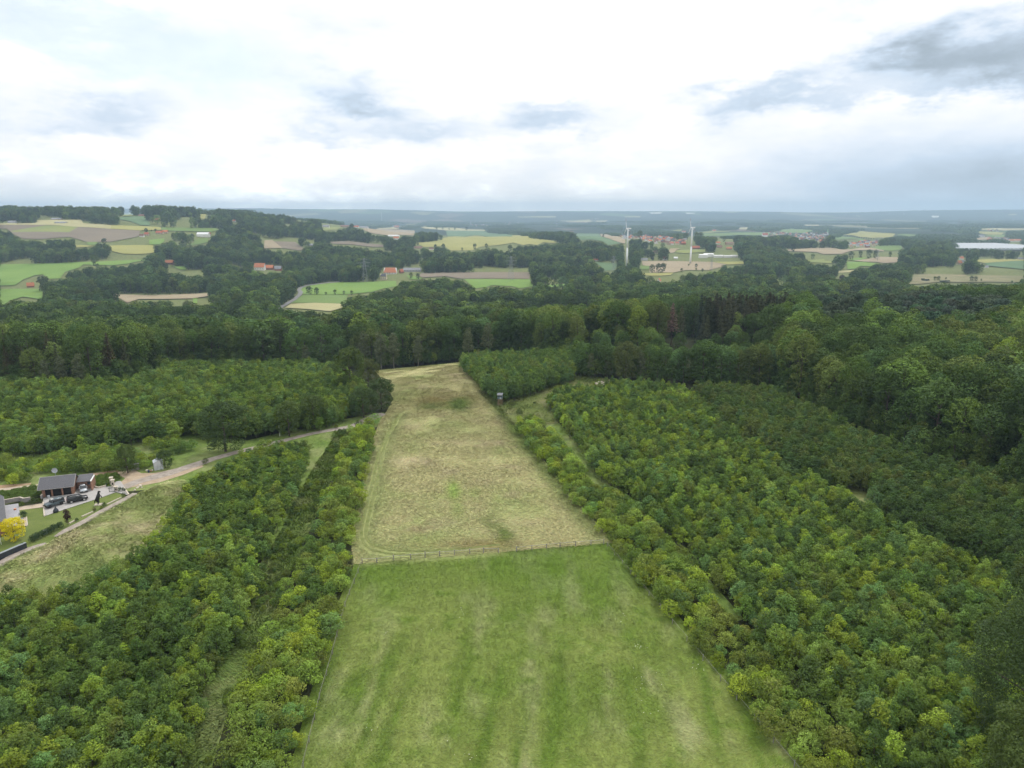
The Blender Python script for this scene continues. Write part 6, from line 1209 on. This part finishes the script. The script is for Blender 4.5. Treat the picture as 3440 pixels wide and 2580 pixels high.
# bell-shaped garden stove on the drive
q = at(*c6(948, 862)); sv = empty('garden_stove', (q.x, q.y, .12)); pr = [(.62, 0), (.66, .25), (.60, .55), (.42, .85), (.22, 1.1), (.10, 1.45), (.08, 2.1)]; V = []; F = []
for (rr, zz) in pr: V += [(rr*math.cos(i*math.pi/7), rr*math.sin(i*math.pi/7), zz) for i in range(14)]
for j in range(len(pr)-1):
    for i in range(14): F.append((14*j+i, 14*j+(i+1) % 14, 14*j+14+(i+1) % 14, 14*j+14+i))
F += [tuple(range(13, -1, -1)), tuple(range(14*(len(pr)-1), 14*len(pr)))]
IRON = plain('dark_cast_iron', (.05, .058, .07), .5, .4); MB().raw(V, F).build('stove_body', IRON, sv, smooth=True); MB().tube((0, 0, 2.0), (0, 0, 2.15), .14, .04, 10).build('chimney_cap', IRON, sv); MB().box(-.2, .2, -.70, -.60, .25, .55).build('fire_door', BLK, sv); tag(sv, 'dark bell-shaped garden stove at front edge of driveway', 'stove')
# trees of the garden
by_px(BIG, c6(248, 1335), c6(0, 930)[1], (.70, .62, .012), 'bright yellow round tree on lawn beside house', 17, name='yellow_tree', v=0, sxy=1.35)
by_px(BIRCH, c6(1150, 1080), c6(0, 775)[1], (.05, .022, .026), 'slim dark red-leaved tree at edge of lawn', 18, name='red_leaved_tree', v=0, sxy=1.35)
def bush(px, s, tint, label, sxy=1.0, name='garden_shrub'):
    q = at(*px); return tree(SHRUB, random.randrange(5), (q.x, q.y, q.z), s, random.uniform(0, 6), tint, label, 'shrub', None, name, sxy)
bush(c6(400, 945), .55, (.045, .085, .035), 'dark rounded shrub at corner of terrace'); bush(c6(370, 760), .42, (.13, .19, .03), 'bright green shrub at terrace end of bed'); bush(c6(560, 730), .55, (.06, .10, .03), 'grey-green shrub in bed below wall'); bush(c6(650, 700), .42, (.07, .11, .03), 'shrub in bed near garage'); bush(c6(1765, 775), .38, (.04, .075, .03), 'dark round shrub by lawn edging'); bush(c6(1720, 805), .25, (.14, .19, .03), 'small bright plant by lawn edging')
bush(c6(2030, 505), .40, (.06, .10, .04), 'shrub behind low gate pillar'); bush(c6(2090, 610), .40, (.06, .09, .03), 'shrub at right end of lawn'); bush(c6(2090, 505), .35, (.05, .09, .04), 'shrub beside kerb right of gate'); bush(c6(1600, 840), .28, (.10, .075, .04), 'small reddish shrub below statue'); bush(c6(1300, 1010), .28, (.05, .09, .03), 'small plant on lawn edging'); bush(c6(380, 1480), .42, (.09, .14, .03), 'light green plant against dark wall, right'); bush(c6(190, 1560), .42, (.09, .14, .03), 'light green plant against dark wall, left')
# clipped hedge: separate grassy bushes in a row
for k in range(11):
    f = k/10; px = (540+f*480, 1370-f*235-26*math.sin(f*3.14)*0); bush(c6(*px), .55+.04*math.sin(k*2.1), np.array((.055, .095, .045))*random.uniform(.9, 1.15), f'grassy bush in hedge row along lawn, {"lower" if k < 4 else "middle" if k < 8 else "upper"} end', .8, 'hedge_bush')['group'] = 'bushes of the garden hedge'
# ground cover on the two banks
def cover(name, pl, n, s, tint, lab, seed):
    rg = np.random.default_rng(seed); P = ground([p[0] for p in pl], [p[1] for p in pl])[:, :2]; Q = []
    while len(Q) < n:
        p = rg.uniform(P.min(0), P.max(0))
        if inpoly(p[:1], p[1:], [tuple(q) for q in P])[0]: Q.append(p)
    Q = np.array(Q); D = dict(x=Q[:, 0], y=Q[:, 1], z=hgt(Q[:, 0], Q[:, 1])-.1, s=rg.uniform(.8, 1.2, n)*s, w=rg.uniform(1.2, 1.8, n), r=rg.uniform(0, 6, n), v=rg.integers(0, 5, n), t=np.array(tint)*rg.uniform(.75, 1.25, (n, 1)))
    mass(name, SHRUB, D, lab, 'ground cover')
cover('ivy_bank', [c6(*p) for p in [(20, 530), (650, 410), (705, 590), (340, 630), (50, 690)]], 150, .26, (.12, .19, .04), 'low green ground cover on bank left of garage', 5)
cover('ivy_bank', [c6(*p) for p in [(1520, 280), (1970, 205), (2025, 300), (1870, 385), (1790, 410), (1660, 445), (1560, 415)]], 130, .24, (.13, .20, .04), 'low green ground cover on bank between annex and gate', 6)
# flag pole at the very left
q = at(*c6(22, 1412)); fp = empty('flag_pole', (q.x, q.y, .09)); MB().tube((0, 0, 0), (0, 0, 6.5), .06, .04).build('pole', WHITEP, fp)
V = []; F = []; FLAG = plain('white_blue_flag', (.62, .66, .75), .7, var=.25, scale=1.0)
for j in range(7):
    for i in range(4): V.append((-.05-.22*i, .10*math.sin(i*1.7+j*.8), 6.3-.5*j-.1*i))
for j in range(6):
    for i in range(3): F.append((4*j+i, 4*j+i+1, 4*j+i+5, 4*j+i+4))
MB().raw(V, F).build('flag', FLAG, fp, smooth=True); tag(fp, 'white pole with limp white flag at left edge', 'flag pole')
# small things: chest by hedge, can by garage, ball-like pot on terrace
def small(px, name, label, cat, mat, kind='box', w=.5, h=.5, lid=None):
    q = at(*px); r = empty(name, (q.x, q.y, .11), random.uniform(-.4, .4))
    if kind == 'box': MB().box(-w, w, -w*.7, w*.7, 0, h).build('body', mat, r, .03); MB().box(-w*1.06, w*1.06, -w*.75, w*.75, h+.002, h+.09).build('lid', lid or mat, r, .02)
    else: MB().tube((0, 0, 0), (0, 0, h), w*.7, w, 12).build('pot', mat, r, .02); MB().tube((0, 0, h-.1), (0, 0, h+.02), w*.9, w*.9, 12).build('rim', lid or mat, r)
    tag(r, label, cat)
small(c6(775, 1225), 'garden_chest', 'pale grey box standing in the hedge gap', 'box', plain('pale_grey_plastic', (.5, .52, .55), .6), h=.7); small(c6(825, 630), 'bin', 'small grey bin before garage pillar', 'bin', plain('pale_grey_plastic', (.5, .52, .55), .6), 'pot', .35, .8); small(c6(257, 826), 'plant_pot', 'orange pot lying on terrace', 'pot', plain('terracotta', (.6, .27, .15), .8), 'pot', .35, .35)
# silver shed, grey container and clutter at the yard
a = at(*c5(1640, 258)); b = at(*c5(1738, 242)); rz = math.atan2(b.y-a.y, b.x-a.x); l = (b-a).length; sd = empty('metal_shed', (a.x, a.y, .06), rz); SH = plain('silver_sheet', (.55, .58, .62), .4, .3, var=.06)
MB().prism([(0, 0), (l, 0), (l, 2.3), (l/2, 2.9), (0, 2.3)], 0, 2.8).build('wall', SH, sd)
for s in (0, 1):
    x0, x1 = (-.12, l/2) if s == 0 else (l/2, l+.12); z0, z1 = (2.25, 2.93) if s == 0 else (2.93, 2.25)
    MB().hexa([(x0, -.1, z0), (x1, -.1, z1), (x1, 2.9, z1), (x0, 2.9, z0), (x0, -.1, z0+.07), (x1, -.1, z1+.07), (x1, 2.9, z1+.07), (x0, 2.9, z0+.07)]).build('roof_panel', SH, sd)
dr = MB().box(l*.28, l*.74, -.04, -.004, .02, 2.0).build('door', plain('shed_door', (.5, .53, .57), .45, .3), sd); MB().box(l*.68, l*.71, -.08, -.042, .95, 1.1).build('handle', BLK, dr)
for k in range(8): MB().box(l*(k+.5)/8-.02, l*(k+.5)/8+.02, -.03, -.005, 2.02, 2.28).build('rib', SH, sd)
tag(sd, 'silver sheet-metal shed leaning slightly beside track', 'shed')
q = at(*c5(1440, 245)); cb = empty('grey_cabinet', (q.x, q.y, .06), .35); GC = plain('grey_board', (.30, .30, .30), .7); MB().box(-1.0, 1.0, -.5, .5, 0, 1.7).build('body', GC, cb, .02); MB().box(-1.05, 1.05, -.56, .56, 1.702, 1.8).build('roof', GC, cb); MB().box(-.9, -.02, -.53, -.502, .1, 1.6).build('door', CONC, cb); MB().box(.02, .9, -.53, -.502, .1, 1.6).build('door', CONC, cb); tag(cb, 'grey wooden cabinet half under tree at sandy yard', 'cabinet')
for (px, nm, lb, c, w, h) in [(c5(1560, 268), 'sack', 'pale filled sack left of silver shed', (.6, .57, .5), .35, .5), (c5(1580, 278), 'barrel', 'dark blue barrel beside pale sack', (.03, .05, .10), .3, .7), (c5(1600, 270), 'box', 'tan crate by silver shed', (.4, .28, .18), .35, .4), (c5(1618, 262), 'sack', 'small white sack touching silver shed', (.7, .69, .66), .28, .35)]:
    small(px, nm, lb, nm, plain('clutter_'+nm+str(int(c[0]*100)), c, .7), 'pot' if nm in ('barrel', 'sack') else 'box', w, h)
# white post by the track, rubble pile, flat stone by gate
q = at(940, 1466); pt = empty('white_post', (q.x, q.y, .05)); MB().tube((0, 0, 0), (0, 0, 3.6), .09, .07).build('post', WHITEP, pt); MB().box(-.12, .12, -.1, .1, 3.602, 3.75).build('cap', WHITEP, pt); tag(pt, 'slim pale post standing beside gravel track', 'post')
def rocks(px, n, s, label, seed):
    rg = np.random.default_rng(seed); q = at(*px); r = empty('stone_pile', (q.x, q.y, q.z))
    for k in range(n):
        V = rg.normal(size=(10, 3)); V /= np.linalg.norm(V, axis=1)[:, None]; bm = bmesh.new()
        for v in V*s*rg.uniform(.6, 1.2)*np.array([1, 1, .6]): bm.verts.new(v)
        bmesh.ops.convex_hull(bm, input=bm.verts); me = bpy.data.meshes.new('stone'); bm.to_mesh(me); bm.free(); me.materials.append(STONE); o = link_mesh('stone', me, r); o.location = (*rg.normal(0, s*1.8, 2), s*.35)
    tag(r, label, 'stones')
rocks((2015, 1290), 14, .9, 'pale heap of stones at edge of clearing', 3); rocks(c5(1455, 445), 5, .55, 'flat pale stones beside the track junction', 4)
# hunting seat ------------------------------------------------------------
q = at(1680, 1362); hsq = empty('hunting_seat', (q.x, q.y, q.z+.05), -.15); WOOD = plain('weathered_wood', (.24, .17, .11), .9, var=.25); BOARD = plain('blue_grey_boards', (.12, .16, .19), .8, var=.15)
for sx in (-1, 1):
    for sy in (-1, 1): MB().tube((sx*.95, sy*.95, -.2), (sx*.7, sy*.7, 2.6), .08).build('leg', WOOD, hsq)
for z in (.8, 1.7):
    for sy in (-1, 1): w = .95-.25*z/2.6; MB().tube((-w, sy*w, z), (w, sy*w, z+.3), .05).build('brace', WOOD, hsq)
MB().box(-.95, .95, -.95, .95, 2.6, 2.72).build('floor', WOOD, hsq); MB().box(-.9, .9, -.9, -.82, 2.722, 3.7).build('front_wall', BOARD, hsq); MB().box(-.9, .9, .82, .9, 2.722, 4.6).build('back_wall', BOARD, hsq)
for s in (-1, 1): MB().box(s*.86-.04, s*.86+.04, -.815, .815, 2.722, 4.5).build('side_wall', BOARD, hsq)
MB().box(-.85, .85, -.89, -.83, 4.15, 4.4).build('visor', plain('pale_board', (.34, .35, .37), .7), hsq); MB().box(.05, .7, -.93, -.905, 2.9, 3.5).build('notice', plain('pale_board', (.34, .35, .37), .7), hsq)
MB().hexa([(-1.1, -1.2, 4.42), (1.1, -1.2, 4.42), (1.1, 1.1, 4.75), (-1.1, 1.1, 4.75), (-1.1, -1.2, 4.5), (1.1, -1.2, 4.5), (1.1, 1.1, 4.83), (-1.1, 1.1, 4.83)]).build('roof', plain('grey_roof_felt', (.17, .18, .20), .8), hsq)
for sx in (-.3, .3): MB().tube((sx, -2.0, -.1), (sx, -.96, 2.75), .05).build('ladder_rail', WOOD, hsq)
for k in range(8): f = (k+.7)/8.5; MB().tube((-.3, -2.0+f*1.04, -.1+f*2.85), (.3, -2.0+f*1.04, -.1+f*2.85), .035, n=6).build('rung', WOOD, hsq)
tag(hsq, 'small raised wooden hunting seat at right edge of hay meadow', 'hunting seat')

# fences -----------------------------------------------------------------
GREYW = plain('silvered_fence_wood', (.26, .245, .235), .85, var=.2); DARKW = plain('dark_fence_wood', (.15, .12, .10), .9, var=.2); RAIL = plain('pale_fence_rail', (.36, .34, .30), .8, var=.12)
def fence(pxs, label, rails=((1.15, .05),), lower=True, step=None, mats=(GREYW, RAIL), posth=1.35, pr=.11, name='fence'):
    Q = [at(*p) for p in pxs]
    if step:
        S = [Q[0]]
        for a, b in zip(Q[:-1], Q[1:]):
            n = max(1, round((b-a).length/step)); S += [a+(b-a)*(k+1)/n for k in range(n)]
        Q = S
    r = empty(name, (Q[0].x, Q[0].y, Q[0].z)); rg = random.Random(len(pxs)); O = Q[0].copy(); tops = []
    for p in Q:
        d = p-O; hh = posth*rg.uniform(.92, 1.1); lx, ly = rg.uniform(-.05, .05), rg.uniform(-.05, .05); MB().tube((d.x, d.y, d.z-.2), (d.x+lx, d.y+ly, d.z+hh), pr, pr*.9, 7).build('post', mats[0], r); tops.append(d)
    for (z, rr) in rails:
        for a, b in zip(tops[:-1], tops[1:]): MB().tube((a.x, a.y, a.z+z+rg.uniform(-.06, .06)), (b.x, b.y, b.z+z+rg.uniform(-.06, .06)), rr, n=6).build('rail', mats[1] if z > .9 else DARKW, r)
    tag(r, label, 'fence'); return r
c7 = lambda x, y: (1000+x/1.843, 1750+y/1.843)
fence([c7(*p) for p in [(400, 266), (490, 262), (595, 246), (700, 238), (790, 228), (880, 220), (972, 214), (1066, 206), (1150, 201), (1245, 199)]], 'wooden rail fence across meadow, long part left of gateway', ((1.15, .05), (.6, .035)))
fence([c7(*p) for p in [(1355, 191), (1450, 182), (1540, 172), (1625, 166), (1720, 158), (1815, 151), (1895, 145)]], 'wooden rail fence across meadow, short part right of gateway', ((1.15, .05), (.6, .035)))
fence([(1217, 1893), (1160, 2040), (1118, 2200), (1075, 2350), (1019, 2580), (985, 2720)], 'thin fence along left side of green meadow', ((1.1, .022), (.65, .015)), step=5, posth=1.25, pr=.06, mats=(GREYW, GREYW))
fence([(2040, 1838), (2090, 1897), (2180, 2003), (2258, 2098), (2420, 2290), (2667, 2580), (2790, 2730)], 'thin dark fence along right side of green meadow', ((1.1, .022), (.65, .015)), step=5, posth=1.25, pr=.065, mats=(GREYW, GREYW))
# white umbels and flowers scattered in the front meadow
FLW = plain('white_flowers', (.75, .74, .66), .8); m = MB(); rg = np.random.default_rng(9)
for (cx, cy, n, sx, sy) in [(1545, 2060, 16, 20, 8), (1450, 2125, 10, 10, 6), (2145, 2180, 22, 12, 10), (2160, 2270, 22, 20, 25), (2345, 2250, 14, 10, 10), (1245, 2450, 12, 15, 10), (2080, 2080, 12, 25, 12), (1570, 2540, 14, 25, 15), (2200, 2370, 12, 40, 30), (1300, 2130, 6, 10, 8)]:
    for k in range(n//2):
        p = at(cx+rg.normal(0, sx), cy+rg.normal(0, sy)); s = rg.uniform(.02, .05); m.box(p.x-s, p.x+s, p.y-s, p.y+s, .42, .42+s*.6)
tag(m.build('meadow_flowers', FLW), 'tiny white wildflowers in patches on green meadow', 'flowers', kind='stuff')

# ================================================================== the air between
me = MB().box(-18500, 18500, -600, 17500, -95, 260).mesh('haze', plain('tmp_air', (1, 1, 1))); me.materials.clear()
AIR = bpy.data.materials.new('air'); AIR.use_nodes = True; nt = AIR.node_tree; nt.nodes.clear()
pv = nt.nodes.new('ShaderNodeVolumePrincipled'); pv.inputs['Color'].default_value = (.58, .80, 1.0, 1); pv.inputs['Density'].default_value = 0.95e-4; pv.inputs['Anisotropy'].default_value = .2; pv.inputs['Density Attribute'].default_value = ''; pv.inputs['Temperature Attribute'].default_value = ''
o_ = nt.nodes.new('ShaderNodeOutputMaterial'); nt.links.new(pv.outputs[0], o_.inputs['Volume'])
try: AIR.cycles.homogeneous_volume = True
except Exception: pass
me.materials.append(AIR); tag(link_mesh('haze', me), kind='stuff')
